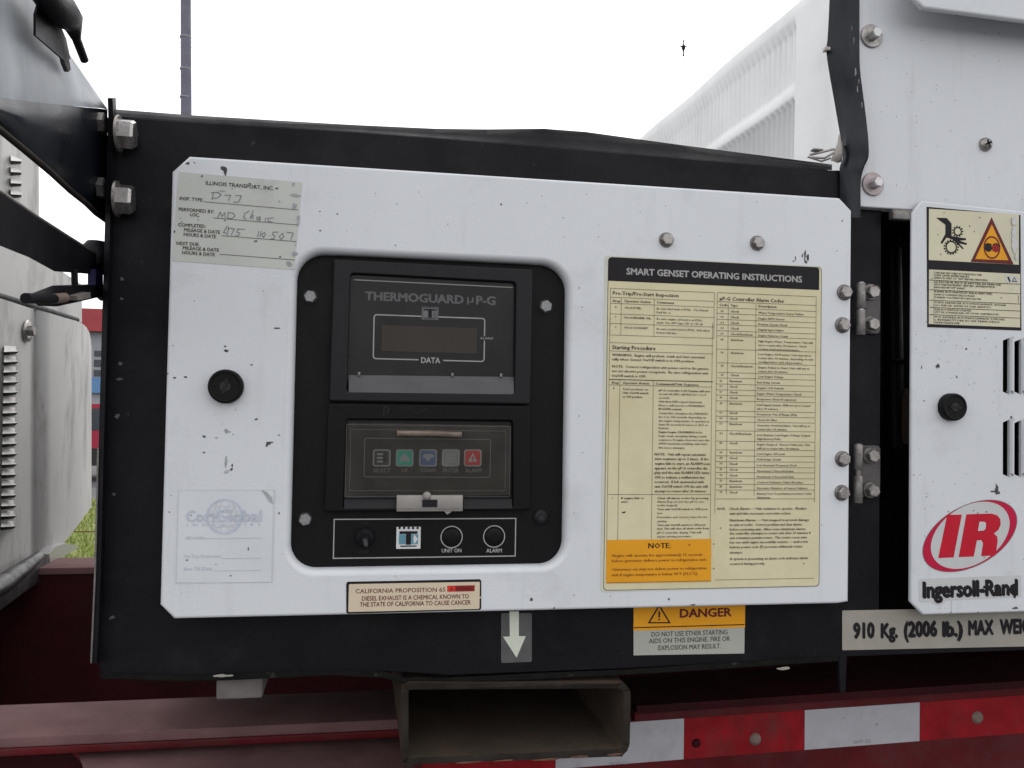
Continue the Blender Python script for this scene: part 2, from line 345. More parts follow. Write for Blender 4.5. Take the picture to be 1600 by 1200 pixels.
# ------------------------------------------------------------------ printing on planes y = const
TCACHE = {}
def glyphs(st, bold, res):
    key = (st, bold, res)
    if key in TCACHE: return TCACHE[key]
    cu = bpy.data.curves.new('t', 'FONT'); cu.body = st; cu.size = 1; cu.offset = bold; cu.resolution_u = res; cu.fill_mode = 'FRONT'
    ob = bpy.data.objects.new('t', cu); sc.collection.objects.link(ob)
    bpy.context.view_layer.update(); dg = bpy.context.evaluated_depsgraph_get()
    me = bpy.data.meshes.new_from_object(ob.evaluated_get(dg))
    r = ([tuple(v.co) for v in me.vertices], [tuple(p.vertices) for p in me.polygons])
    bpy.data.objects.remove(ob); bpy.data.curves.remove(cu); bpy.data.meshes.remove(me)
    TCACHE[key] = r; return r
CAP = max(v[1] for v in glyphs('H', 0, 2)[0])
class Print:
    """prints on a plane; picture coordinates are measured, then laid out square to the plane's own axes"""
    def __init__(s, mb, Y, ox=0, oy=0, k=1.0): s.mb = mb; s.Y = Y; s.ox = ox; s.oy = oy; s.k = k; s.c = 0
    def zoom(s, ox, oy, k): s.ox = ox; s.oy = oy; s.k = k; return s
    def P(s, x, y, lay=0): return at(s.ox+x/s.k, s.oy+y/s.k, s.Y-lay*0.00012-s.c*1.5e-6)
    def tick(s): s.c = (s.c+1) % 60
    def mp(s, x, y): return mpp(s.ox+x/s.k, s.oy+y/s.k, s.Y)/s.k
    def flat(s, p, lay): return Vector((p.x, s.Y-lay*0.00012, p.z))
    def text(s, st, x0, y0, x1, h, m='ink_black', y1=None, bold=0.0, res=2, shear=0.0, lay=2):
        V, F = glyphs(st, 0.0, res)
        if not V: return
        a0 = s.P(x0, y0, lay); b = s.P(x1, y0 if y1 is None else y1, lay)
        if y1 is None: b = Vector((b.x, b.y, a0.z))
        lo = min(v[0] for v in V); hi = max(v[0] for v in V); hh = h*s.mp((x0+x1)/2, y0)/CAP
        d = (b-a0)/(hi-lo+2*bold); up = Vector((-d.z, 0, d.x)).normalized()*hh
        w_ = bold; offs = [(0, 0)] if not bold else ([(0, 0), (2*w_, 0)] if res == 1 else [(0, 0), (2*w_, 0), (w_, w_*.8), (w_, -w_*.8), (0, w_*.6), (2*w_, -w_*.6)])
        mi = s.mb.mi(m)
        for dx, dz in offs:
            s.tick(); a = a0+Vector((0, -s.c*1.5e-6, 0))
            base = len(s.mb.v)
            for v in V: s.mb.v.append(tuple(a+d*(v[0]-lo+dx)+up*(v[1]+dz)+Vector((1, 0, 0))*shear*v[1]*hh))
            for f in F: s.mb.f.append(tuple(base+i for i in f)); s.mb.m.append(mi); s.mb.s.append(False)
    def rect(s, x0, y0, x1, y1, m, lay=1, rad=0.0, edge=None, sides=True):   # corners: top left, bottom right
        s.tick()
        a = s.P(x0, y0, lay); b = s.P(x1, y1, lay)
        pts = [(a.x, b.z), (b.x, b.z), (b.x, a.z), (a.x, a.z)]
        if rad: pts = rounded(pts, rad*s.mp(x0, y0), 5)
        s.mb.face([(p[0], a.y, p[1]) for p in pts], m)
        return pts
    def outline(s, x0, y0, x1, y1, w, m, lay=2, rad=0.0):
        s.tick()
        a = s.P(x0, y0, lay); b = s.P(x1, y1, lay); pts = [(a.x, b.z), (b.x, b.z), (b.x, a.z), (a.x, a.z)]
        k = s.mp((x0+x1)/2, (y0+y1)/2)
        if rad: pts = rounded(pts, rad*k, 5)
        q = inset(pts, w*k)
        s.mb.grid([[(p[0], a.y, p[1]) for p in pts], [(p[0], a.y, p[1]) for p in q]][::-1], m, False, True)
    def hl(s, x0, y0, x1, w, m='ink_soft', lay=2):
        s.tick()
        a = s.P(x0, y0, lay); b = s.P(x1, y0, lay); h = w*s.mp(x0, y0)/2
        s.mb.face([(a.x, a.y, a.z-h), (b.x, a.y, a.z-h), (b.x, a.y, a.z+h), (a.x, a.y, a.z+h)], m)
    def vl(s, x0, y0, y1, w, m='ink_soft', lay=2):
        s.tick()
        a = s.P(x0, y0, lay); b = s.P(x0, y1, lay); h = w*s.mp(x0, y0)/2
        s.mb.face([(a.x-h, a.y, b.z), (a.x+h, a.y, b.z), (a.x+h, a.y, a.z), (a.x-h, a.y, a.z)], m)
    def poly(s, pts, m, lay=2):
        s.tick()
        q = [s.P(x, y, lay) for x, y in pts]
        s.mb.poly2(ccw([(p.x, p.z) for p in q]), q[0].y, m)
    def stroke(s, pts, w, m, lay=3):
        s.tick()
        q = [s.P(x, y, lay) for x, y in pts]; h = w*s.mp(*pts[0])/2
        for a, b in zip(q[:-1], q[1:]):
            d = (b-a).normalized(); n = Vector((-d.z, 0, d.x))*h
            s.mb.face([a-n-d*h*.5, b-n+d*h*.5, b+n+d*h*.5, a+n-d*h*.5], m)
    def disc(s, x, y, r, m, lay=2, n=28, ri=0.0, ry=None):
        s.tick()
        c = s.P(x, y, lay); k = s.mp(x, y); ry = ry or r
        A = [(c.x+r*k*math.cos(2*math.pi*i/n), c.y, c.z+ry*k*math.sin(2*math.pi*i/n)) for i in range(n)]
        if ri:
            B = [(c.x+ri*k*math.cos(2*math.pi*i/n), c.y, c.z+(ri+ry-r)*k*math.sin(2*math.pi*i/n)) for i in range(n)]
            s.mb.grid([B, A], m, False, True)
        else: s.mb.face(A, m)
    def blob(s, x, y, rx, ry, m='dirt_mark', lay=1, n=11, rough=0.45):
        s.tick()
        c = s.P(x, y, lay); k = s.mp(x, y); pts = []
        for i in range(n):
            a = 2*math.pi*i/n; q = 1+random.uniform(-rough, rough)
            pts.append((c.x+rx*k*q*math.cos(a), c.y, c.z+ry*k*q*math.sin(a)))
        s.mb.face(pts, m)
def hexbolt(mb, c, axis, r, h, m='steel', washer=0.0, wm=None, wt=0.0012, spin=0.2, dish=True):
    c = Vector(c); ax = Vector(axis).normalized(); hh = 0.0
    if washer:
        mb.lathe(c, ax, [(washer, 0), (washer, wt*.7), (washer*.95, wt)], wm or m, 28, smooth=False); hh = wt
    mb.lathe(c+ax*hh, ax, [(r, 0), (r, h*.82), (r*.86, h)], m, hexa=True, spin=spin)
def wbox(mb, x0, y0, x1, y1, Ya, Yb, m, bev=0.0):   # box whose front (plane Ya) covers the picture rectangle
    a = at(x0, y0, Ya); b = at(x1, y1, Ya); mb.box((a.x, Ya, a.z), (b.x, Yb, b.z), m, bev)
XA = (-0.0, -1, 0)
YF = 0.020      # plane of the black frame
def xz(p): return (p.x, p.z)
# ================================================================== GENERATOR SET
gen = empty('generator_set', (0.12, 0.2, CAMZ-0.31), 'black-framed generator set with white control door, resting on the red chassis', 'generator')
# ---- black housing: front plate with the opening beside the right door, bent top lip, body behind
mb = MB()
crease = [(170, 181), (300, 190), (430, 198), (560, 206), (680, 215), (760, 221), (880, 231), (1000, 241), (1150, 254), (1300, 266)]
topedge = [(170, 170), (300, 180), (430, 188), (560, 195.5), (680, 201), (760, 202), (850, 201), (915, 206), (1060, 226), (1300, 257)]
outline = [(152, 1036), (165, 1060), (250, 1063), (330, 1058), (520, 1052), (600, 1050), (640, 1052), (700, 1056), (985, 1045), (1310, 1027), (1312, 1082), (1322, 1082), (1324, 1026)]
XO = at(1376, 600, YF).x; XW = at(1345, 300, YF).x
zt = at(1345, 200, YF).z; zb = at(1345, 1024, YF).z
pts = [xz(at(x, y, YF)) for x, y in outline] + [(XO+.30, at(1376, 1024, YF).z), (XO+.30, at(1376, 1002, YF).z), (XO, at(1376, 1002, YF).z), (XO, zt), (at(1328, 266, YF).x, zt), (at(1328, 266, YF).x, at(1300, 264, YF).z)]
pts += [xz(at(x, y, YF)) for x, y in crease[::-1]]
mb.plate(pts, YF, 0.004, 'black_paint', bev=0.0012)
rows = [[at(x, y, YF+.001) for x, y in crease], [at((a[0]+b[0])/2, (a[1]+b[1])/2, YF+.004+(.004 if 500 < a[0] < 1200 else 0)) for a, b in zip(crease, topedge)], [at(x, y, YF+.010) for x, y in topedge]]
rows.append([Vector((p.x, YF+.012, p.z-.001)) for p in rows[-1]]); rows.append([Vector((p.x, YF+.06, p.z-.02)) for p in rows[2]])
mb.grid(rows, 'black_paint', True)
xl = at(160, 600, YF).x+.004
mb.box((xl, YF+.005, at(700, 1050, YF).z+.003), (XO-.004, 1.30, at(700, 215, YF).z-.012), 'black_paint')  # body carried far back to shade the beams below
mb.box((XO-.003, YF+.20, at(1376, 1024, YF).z+.004), (XO+.32, 0.62, at(1376, 200, YF).z), 'dark_opening')
mb.box((XO-.002, YF+.012, at(1376, 333, YF).z), (XO+.31, YF+.199, at(1376, 318, YF).z), 'dark_opening')
mb.box((XO+.325, YF+.03, at(1376, 1024, YF).z+.003), (2.2, 1.30, CAMZ+.1), 'black_paint')  # this box and the next: unseen, added to shade the gap below
mb.box((XO-.003, .625, at(1376, 1024, YF).z+.003), (XO+.32, 1.30, CAMZ+.1), 'black_paint')
mb.box((XO-.003, YF+.005, at(1376, 1024, YF).z+.002), (XO+.32, YF+.20, at(1376, 1004, YF).z), 'frame_grime')
# bottom return flange, worn
edge = [(165, 1060), (250, 1064), (330, 1062), (520, 1056), (600, 1058), (640, 1070), (700, 1068), (850, 1060), (985, 1055), (1120, 1045), (1310, 1034)]
rows = [[at(x, y-9, YF-.0012) for x, y in edge], [at(x, y-4, YF-.003) for x, y in edge], [at(x, y+1+random.uniform(-2.0, 2.5), YF-.005) for x, y in edge], [at(x, y-1, YF+.01) for x, y in edge]]
mb.grid(rows, 'edge_black', True)
housing = mb.build('housing', gen)
# left mounting flange (edge-on plate between the frame and the bracket)
mb = MB()
fl = [(176, 153, 0.0), (177, 180, 0.0), (172, 345, 0.002), (168, 480, .003), (162, 700, .004), (157, 900, .006), (151, 1036, .008)]
rows = [[at(x-8, y, YF-.012) for x, y, d in fl], [at(x, y, YF-.014) for x, y, d in fl], [at(x+5, y, YF-.001) for x, y, d in fl]]
mb.grid(rows, 'black_paint', False)
rows = [[at(x-8, y, YF-.012) for x, y, d in fl], [at(x-8, y, YF+.05) for x, y, d in fl]]
mb.grid(rows, 'black_paint', False)
mb.tube([at(x-8.5, y, YF-.0125) for x, y, d in fl if y > 650], 0.0009, 'steel_dark', 6)
mb.build('flange', gen)
def hexside(px, py, r, h):
    m_ = MB(); c = at(px, py, 0.006)
    m_.lathe(c, (1, .02, 0.0), [(r*1.2, -.002), (r*1.2, 0)], 'steel', 24)
    hexbolt(m_, c, (1, .02, 0.0), r, h, 'side_steel', spin=math.pi/6+.15); return m_.build('bolt', gen)
hexside(188, 209, .0122, .0115); hexside(185, 311, .0122, .0115)
# thin ragged weld spots down the left edge of the frame
for x, y in [(191, 436), (190, 467), (188, 568), (187, 592), (183, 650), (178, 772), (175, 965)]: mb = MB(); Print(mb, YF-.0006).blob(x, y, random.uniform(2.5, 4.5), random.uniform(2, 3.5), 'weld', 0); mb.build('weld_spot', gen)
for x, y in [(1224, 1044), (350, 1056)]: mb = MB(); Print(mb, YF-.0006).blob(x, y, 13, 2.2, 'dull_label', 60); mb.build('paint_chip', gen)
# ---- upper right white side panel + overhanging cover
mb = MB()
a = at(1343, -260, .010); b = at(1620, 340, .010)
mb.plate([(a.x, b.z), (b.x+.25, b.z), (b.x+.25, a.z), (a.x, a.z)], .010, .014, 'white_paint_speckled', bev=.0012)
side = mb.build('side_panel', gen)
mb = MB()
pl = [at(1425, -6, -.022), at(1443, 12, -.022), at(1620, 35, -.022), at(1900, 64, -.022), at(1900, -400, -.022), at(1425, -400, -.022)]
mb.plate([xz(p) for p in pl], -.022, .005, 'white_paint_speckled', bev=.0022)
mb.box((pl[0].x+.03, -.016, pl[1].z+.035), (pl[2].x, .009, pl[1].z+.2), 'white_paint_speckled')
mb.build('overhanging_cover', gen)
for k, (px, py) in enumerate([(1362, 57), (1364, 288)]):
    mb = MB(); mm = mpp(px, py, 0)
    hexbolt(mb, at(px-1, py, .010), (0.0, -1, 0.0), 8.5*mm, .009, 'steel_bright', washer=18.5*mm, wm='steel' if k == 0 else 'washer_brown', wt=.002)
    mb.build('washer_bolt', side)
mb = MB(); c = at(1539, 226, .010); mm = mpp(1539, 226, 0)
mb.lathe(c, (0, -1, 0), [(11*mm, 0), (10.5*mm, .002), (8*mm, .0042), (4*mm, .0052)], 'steel', 20)
for q in range(2):
    a_ = q*math.pi/2+.4; d = Vector((math.cos(a_), 0, math.sin(a_))); n_ = Vector((-d.z, 0, d.x)); cc = c+Vector((0, -.0055, 0))
    mb.face([cc-d*6*mm-n_*1.6*mm, cc+d*6*mm-n_*1.6*mm, cc+d*6*mm+n_*1.6*mm, cc-d*6*mm+n_*1.6*mm], 'ink_black')
mb.build('screw', side)
mb = MB(); wbox(mb, 1396, 326, 1428, 344, .004, .012, 'steel_dark', .0012); mb.build('clip', side)
# ---- bent black trim strip between flank and side panel
mb = MB()
ys = [-60, 0, 60, 78, 110, 150, 190, 220, 245, 262, 285, 340]
lf = [1297, 1296, 1293, 1291, 1295, 1302, 1309, 1314, 1317, 1312, 1312, 1312]
md = [1322, 1324, 1330, 1332, 1335, 1340, 1336, 1331, 1334, 1334, 1334, 1334]
rt = [1343, 1343, 1343, 1343, 1344, 1349, 1354, 1357, 1357, 1350, 1345, 1345]
def smooth(vals, t):
    i = min(int(t), len(vals)-2); u = t-i; p0, p1, p2, p3 = vals[max(i-1, 0)], vals[i], vals[i+1], vals[min(i+2, len(vals)-1)]
    return .5*(2*p1+(p2-p0)*u+(2*p0-5*p1+4*p2-p3)*u*u+(3*p1-p0-3*p2+p3)*u**3)
yv = [.006, .006, .006, .004, .001, -.001, -.002, -.003, -.002, .001, .005, .006]
TS = [k*11/66 for k in range(67)]; L2 = []
for t in TS: L2.append((smooth(ys, t), smooth(lf, t), smooth(md, t), smooth(rt, t), smooth(yv, t)))
rows = [[at(l, y, .018) for y, l, m_, r_, v in L2], [at(l*.6+m_*.4, y, .012) for y, l, m_, r_, v in L2], [at(l*.25+m_*.75, y, .007+.0015*math.sin(y*.05)) for y, l, m_, r_, v in L2], [at(m_, y, .005+.002*math.sin(y*.03)) for y, l, m_, r_, v in L2],
        [at(r_*.8+m_*.2, y, v+.0015) for y, l, m_, r_, v in L2], [at(r_, y, v) for y, l, m_, r_, v in L2], [at(r_, y, .0099) for y, l, m_, r_, v in L2]]
mb.grid(rows, 'black_gloss', True)
P_ = Print(mb, -.004)
for x, y, rx, ry in [(1331, 44, 3, 6), (1334, 62, 2.5, 7), (1337, 112, 3, 8), (1342, 128, 2, 4), (1340, 140, 1.5, 6), (1347, 163, 1.6, 5)]: P_.blob(x, y, rx*.6, ry*.8, 'weld' if y < 70 else 'steel_dark', 0)
mb.build('trim_strip', gen)
# ---- white ribbed flank receding to the back on the right, plane x = XF
XF = 0.455
def fk(px, py): return atx(px, py, XF)
zt_ = fk(1252, 0).z; zc1 = fk(1237, 46).z; zc2 = fk(1240, 127).z; zd1 = fk(1242, 151).z; zbt = at(1300, 262, YF).z-.03
y0 = .020; ye = 1.6; yr = fk(1240, 127).y
mb = MB()
def zb_line(y): return 0
NY = 520
def prof(y):
    ins = 1/(1+math.exp(-(y-yr)*900)); rib = 0.0014*math.sin((y-yr)*2*math.pi/.0125)*ins
    return ins, rib
rows = []
zs = [zbt, zd1-.004, zd1, zd1+.004, zc2-.006, zc2, zc2+.004, zc1-.004, zc1, zc1+.006, zt_-.012, zt_-.003, zt_]
for z in zs:
    row = []
    for i in range(NY):
        y = y0+(ye-y0)*(i/(NY-1))**1.6
        ins, rib = prof(y); x = XF; zz = z
        k = zs.index(z)
        if k in (0, 1): x = XF+.004*ins+rib*1.2
        elif k in (5, 6, 7): x = XF+.0045*ins+rib
        elif k == 8: x = XF+.004*ins+rib*.4
        elif k == 12: x = XF+.001
        x += .004*math.exp(-((y-.05)/.02)**2)+ .0015*math.sin(y*21+z*9) + (.0022*math.sin(z*95+y*30)*math.exp(-((y-.04)/.03)**2))
        if k >= 9: zz = z+.024*y
        if k == 5: zz = z+.0030*math.sin((y-yr)*2*math.pi/.0125)*ins
        row.append((x, y, zz))
    rows.append(row)
mb.grid(rows, 'white_plastic', True)
mb.face([(XF+.0055, y0, zt_+.024*y0-.0002), (XF+.0055, ye, zt_+.024*ye-.0002), (XF+.9, ye, zt_+.024*ye), (XF+.9, y0, zt_+.024*y0)], 'white_plastic')
mb.face([(XF, y0, zbt), (XF, y0, zt_), (XF+.9, y0, zt_), (XF+.9, y0, zbt)], 'white_plastic')
ribbed = mb.build('ribbed_flank', gen)
tag(ribbed, 'white ribbed side cover rising behind the black frame')
mb = MB()     # frayed lower corner: folded lip, loose wires, staple
mb.tube([at(1265, 242, .02), at(1290, 236, .016), at(1303, 233, .014), (at(1308, 239, .014))], .0012, 'steel', 6); mb.build('loose_wire', gen); mb = MB()
mb.tube([at(1268, 246, .02), at(1288, 247, .014), at(1304, 238, .012)], .0011, 'latch_metal', 6); mb.build('loose_wire', gen); mb = MB()
mb.tube([at(1262, 245, .02), at(1284, 252, .014), at(1298, 247, .012)], .0009, 'steel_dark', 6); mb.build('loose_wire', gen)
mb = MB(); wbox(mb, 1271, 231, 1287, 236, .016, .022, 'steel_dark', .0008); mb.build('staple', gen); mb = MB()
rows = [[at(1311, 208, .016), at(1308, 225, .012), at(1302, 240, .012), at(1298, 251, .014)], [at(1316, 225, .010), at(1316, 238, .008), at(1314, 248, .008), at(1308, 254, .010)], [at(1317, 228, .016), at(1317, 243, .016), at(1315, 253, .016), at(1306, 255, .016)]]
mb.grid(rows, 'latch_metal', True)
mb.build('torn_corner', gen)
mb = MB(); wbox(mb, 1290, 72, 1298, 79, .012, .018, 'steel', .0006); mb.build('tab', gen)
# ================================================================== CONTROL DOOR
mb = MB()
dl = [at(250, 945), at(272, 967), at(1310, 943), at(1326, 940), at(1331, 329), at(1312, 309), at(296, 244), at(269, 268)]
x_l = (at(269, 268).x+at(250, 945).x)/2; x_r = (at(1331, 330).x+at(1325, 935).x)/2
door_pts = [(p.x, p.z) for p in dl]
hole = [at(452, 890), at(882, 882), at(888, 409), at(464, 396)]
hx0 = (at(452, 880).x+at(465, 410).x)/2; hx1 = (at(882, 870).x+at(887, 430).x)/2
hz0 = at(650, 888).z; hz1 = at(650, 402).z
hp = [(hole[0].x, hz0-.0), (hole[1].x, hz0+.0005), (hole[2].x, hz1+.0), (hole[3].x, hz1)]
hole_pts = rounded(ccw(hp), [.021, .021, .024, .023], 10)
mb.plate(door_pts, 0, .0195, 'white_paint', bev=.0022, holes=[hole_pts], roll=.0055, rolld=.0075)
pr = Print(mb, -.0001)
marks = [(350, 263, 4, 4), (352, 268, 2.2, 6), (293, 255, 2.5, 2), (304, 254, 1, 1), (783, 319, 1.6, 1.6), (433, 513, 5, 1.2), (354, 548, 4, 2), (352, 541, 1.5, 1.5), (262, 584, 1.5, 1), (272, 590, 2.2, 1.4), (290, 589, 2.2, 1.4),
         (393, 570, 2, 1.2), (401, 655, 2.4, 1.6), (319, 682, 2.2, 1.8), (319, 707, 2.2, 1.3), (436, 680, 2, 1), (420, 693, 4.6, 3.2), (424, 691, 3.0, 1.2), (417, 696, 1.6, 2.6), (362, 733, 2.3, 2.3), (363, 727, 1, 3), (436, 802, 1.8, 1.8), (293, 875, 2, 1.6), (388, 858, .9, 3), (360, 900, 1.2, 1),
         (265, 800, 1.2, 1), (830, 937, 2.2, 3), (866, 950, 1.8, 1), (1045, 936, 2.2, 1.6), (1258, 398, 1.6, 8), (1262, 402, 1.6, 6), (1254, 400, 1, 3), (1243, 403, .9, 4), (1240, 408, 1.6, 1), (1259, 409, 2.5, 2), (1316, 345, 1.2, 1), (500, 330, 1.2, 1), (527, 334, 1.6, 1), (500, 360, 1.8, 1.2), (620, 318, .9, .9), (700, 350, .9, .7), (880, 340, .8, .8), (910, 480, 1, .8), (905, 650, .8, 1), (303, 470, .8, 1), (411, 455, 1, .7), (1082, 945, 4.5, 1.2), (618, 383, 1.2, .8), (897, 930, 1.3, .8), (270, 540, .7, .9), (935, 370, .8, .8)]
for x, y, rx, ry in marks: pr.blob(x, y, rx, ry)
for x, y, rx, ry in [(353, 722, 2.5, 8), (354, 674, 5, 3), (338, 684, 2, 1.6), (354, 737, 3, 3), (905, 450, 1, 2), (368, 640, 1.2, 1.2), (1000, 330, 1, 1), (655, 300, 1, 1), (700, 930, 3, 1)]: pr.blob(x, y, rx, ry, 'dirt_smudge')
for i in range(80):
    x, y = random.uniform(280, 1300), random.uniform(270, 935)
    if 445 < x < 895 and 385 < y < 900 or x > 935 and y > 390: continue
    if y < 250+.065*(x-290)+15: continue
    pr.blob(x, y, random.uniform(.3, .8), random.uniform(.3, .9), random.choice(['dirt_mark', 'dirt_smudge']), 1, 6)
door = mb.build('control_door', gen)
def keylatch(px, py, r, ang, Y, parent):
    m_ = MB(); c = at(px, py, Y); k = mpp(px, py, Y); R_ = r*k
    m_.lathe(c, (0, -1, 0), [(R_, 0), (R_, .006), (R_*.97, .0075), (R_*.90, .0082), (R_*.80, .0082), (R_*.78, .0076)], 'black_plastic', 36)
    d = Vector((math.cos(ang), 0, math.sin(ang))); n_ = Vector((-d.z, 0, d.x)); cc = c+Vector((0, -.0078, 0))
    m_.slab([cc-d*R_*.45-n_*R_*.10, cc+d*R_*.45-n_*R_*.10, cc+d*R_*.45+n_*R_*.10, cc-d*R_*.45+n_*R_*.10], (0, -.0009, 0), 'bezel_plastic')
    m_.lathe(c+Vector((0, -.0076, 0)), (0, -1, 0), [(R_*.30, -.0004), (R_*.30, .0005)], 'black_recess', 20)
    return m_.build('latch', parent)
keylatch(354, 604, 26.5, 1.35, 0, door)
for px, py in [(1041, 375), (1183, 380)]:
    mb = MB(); k = mpp(px, py, 0); c = at(px, py, 0)
    mb.lathe(c, (0, -1, 0), [(12*k, 0), (11.5*k, .0014)], 'steel_dark', 22)
    hexbolt(mb, c+Vector((0, -.0014, 0)), (0, -1, 0), 9.6*k, .0042, 'steel', spin=.35); mb.build('bolt', door)
# hinges: barrel, leaf on the post, bolts on the leaf and on the door
for (ya, yb, ym, bolts, kx) in [(443, 524, 484, (457, 507), 1342), (694, 785, 738, (712, 766), 1338)]:
    mb = MB()
    a = at(kx, ya, .012); b = at(kx, yb, .012); r = 6.8*mpp(kx, ya, .012); mid = at(kx, ym, .012); g = .0006 if kx == 1342 else .0028
    for z0_, z1_ in ((b.z, mid.z-g), (mid.z+g, a.z)):
        mb.lathe((a.x, .0085, z0_), (0, 0, 1), [(r*.9, 0), (r, .0006), (r, z1_-z0_-.0006), (r*.9, z1_-z0_)], 'steel_dark', 20)
    mb.lathe((a.x, .0085, b.z), (0, 0, 1), [(r*.62, .001), (r*.62, a.z-b.z+.0008)], 'steel_bright' if kx == 1342 else 'steel_dark', 14)
    hg = mb.build('hinge', gen)
    mb = MB(); p = at(kx+4, ya+2, .018); q = at(1374, yb-(2 if kx == 1342 else 9), .018)
    lp = rounded([(p.x, q.z), (q.x, q.z), (q.x, p.z), (p.x, p.z)], [0, .004, .004, 0], 4)
    mb.plate(lp, .0165, .0030, 'leaf_steel', bev=.0005); mb.build('leaf', hg)
    for by in bolts:
        mb = MB(); k = mpp(1361, by, .0165); c = at(1360, by, .0160)
        mb.lathe(c+Vector((-.0006, 0, .0003)), (0, -1, 0), [(13*k, 0), (13*k, .001), (12*k, .0016)], 'steel_dark', 22)
        hexbolt(mb, c+Vector((0, -.0016, 0)), (0, -1, 0), 10.2*k, .0060, 'steel', spin=by*.7); mb.build('bolt', hg)
for px, py in [(1319, 457), (1316, 508), (1316, 717), (1315, 770)]:
    mb = MB(); k = mpp(px, py, 0); c = at(px, py, 0)
    mb.lathe(c, (0, -1, 0), [(12.6*k, 0), (12.4*k, .001), (10*k, .002)], 'steel_dark', 24)
    hexbolt(mb, c+Vector((0, -.0016, 0)), (0, -1, 0), 9.8*k, .0045, 'steel', spin=px*.3+py); mb.build('bolt', door)
# ---- stickers on the control door ----------------------------------------------------------------
def sheet(pts_px, Y, m, th=.0002, rad=0):
    m_ = MB(); q = [at(x, y, Y) for x, y in pts_px]; p2 = ccw([xz(p) for p in q])
    if rad: p2 = rounded(p2, rad, 6)
    m_.plate(p2, Y, th, m); return m_
SY = -.0003
# inspection sticker (paper, top left)
mb = sheet([(240+235/6, 240+170/6), (240+1395/6, 240+268/6), (240+1318/6, 240+1088/6), (240+172/6, 240+1005/6)], SY, 'paper')
p = Print(mb, SY).zoom(240, 240, 6)
p.text('ILLINOIS TRANSPORT, INC.', 487, 290, 1128, 34, 'ink_black', y1=343, bold=.012)
for st, x0, yy, x1, y1 in [('INSP. TYPE', 243, 432, 458, 450), ('PERFORMED BY:', 235, 535, 568, 560), ('LOC.', 343, 585, 430, 592), ('COMPLETED:', 230, 680, 488, 697), ('MILEAGE & DATE', 285, 727, 622, 752), ('HOURS & DATE', 282, 770, 585, 793),
                           ('NEXT DUE:', 213, 853, 428, 866), ('MILEAGE & DATE', 273, 897, 612, 920), ('HOURS & DATE', 268, 940, 573, 962)]:
    p.text(st, x0, yy, x1, 30, 'ink_soft', y1=y1, bold=.022)
for x0, yy, x1, y1 in [(470, 450, 1355, 527), (565, 602, 1352, 668), (638, 768, 1337, 824), (618, 942, 1322, 996)]: p.stroke([(x0, yy), (x1, y1)], 4.5, 'ink_soft')
hand = [[(540, 365), (600, 360), (635, 385), (600, 415), (545, 418)], [(560, 370), (550, 430)], [(665, 388), (725, 390)], [(725, 390), (700, 440)], [(765, 392), (825, 395), (795, 455), (750, 452)],
        [(600, 600), (625, 548), (640, 590), (668, 552), (672, 600)], [(700, 552), (695, 605)], [(700, 550), (750, 560), (765, 585), (735, 605), (695, 605)],
        [(900, 535), (855, 560), (845, 600), (870, 612)], [(935, 530), (905, 610)], [(905, 600), (935, 575), (930, 615)], [(1000, 590), (965, 600), (975, 625), (1000, 600), (995, 640)], [(1050, 600), (1045, 635)], [(1125, 602), (1070, 605), (1075, 635), (1115, 638)],
        [(690, 680), (655, 740), (685, 745)], [(705, 685), (690, 765)], [(715, 700), (760, 705), (725, 765)], [(855, 710), (790, 705), (780, 735), (810, 745), (795, 770), (765, 765)],
        [(985, 725), (975, 780)], [(1010, 728), (995, 782)], [(1040, 735), (1015, 760), (1030, 785), (1050, 760), (1040, 735)], [(1080, 768), (1086, 770)], [(1170, 735), (1120, 735), (1115, 760), (1140, 770), (1125, 800), (1100, 798)], [(1210, 745), (1178, 775), (1195, 805), (1220, 780), (1210, 745)], [(1245, 735), (1310, 745), (1285, 808)]]
for st in hand: p.stroke(st, 6, 'pen_ink')
for x, y, rx, ry in [(455, 210, 9, 8), (1155, 325, 16, 7), (957, 820, 13, 8), (900, 282, 10, 9), (737, 330, 7, 4), (195, 730, 6, 12), (1187, 968, 9, 8), (340, 255, 4, 3), (420, 620, 5, 4), (250, 605, 5, 5), (265, 640, 8, 4), (670, 627, 10, 3)]: p.blob(x, y, rx, ry, 'dirt_mark', 3)
for x, y, rx, ry in [(1330, 390, 50, 14), (1320, 492, 20, 26), (1355, 620, 12, 50), (1325, 940, 25, 22), (1270, 1030, 30, 20), (1313, 285, 12, 16), (1180, 450, 8, 10), (640, 350, 35, 5)]: p.blob(x, y, rx, ry, 'dirt_smudge', 3)
s1 = mb.build('inspection_sticker', door)
# pale depot sticker with globe (lower left)
mb = sheet([(279, 766), (427, 766), (424, 910), (275, 910)], SY, 'clear_film')
p = Print(mb, SY).zoom(240, 560, 3.159)
p.outline(122, 648, 588, 1103, 2.5, 'ink_ghost2')
p.disc(350, 780, 88, 'ink_ghost', ri=78)
for r in (30, 58): p.disc(350, 780, r, 'ink_ghost2', ri=r-3, ry=84)
for dy in (-50, -25, 0, 25, 50): p.hl(350-math.sqrt(max(0, 80**2-dy*dy)), 780+dy, 350+math.sqrt(max(0, 80**2-dy*dy)), 4, 'ink_ghost2')
for bl in [(310, 760, 26, 18), (380, 740, 22, 16), (370, 810, 28, 15), (318, 820, 20, 12)]: p.blob(*bl, 'ink_ghost2', 3)
p.text('Co', 160, 805, 245, 54, 'ink_ghost', bold=.01, lay=4); p.text('n', 252, 805, 300, 54, 'ink_ghost', lay=4); p.text('Global', 306, 805, 532, 56, 'ink_ghost', bold=.01, lay=4)
p.text('I  N  D  U  S  T  R  I  E  S', 165, 828, 528, 12, 'ink_ghost')
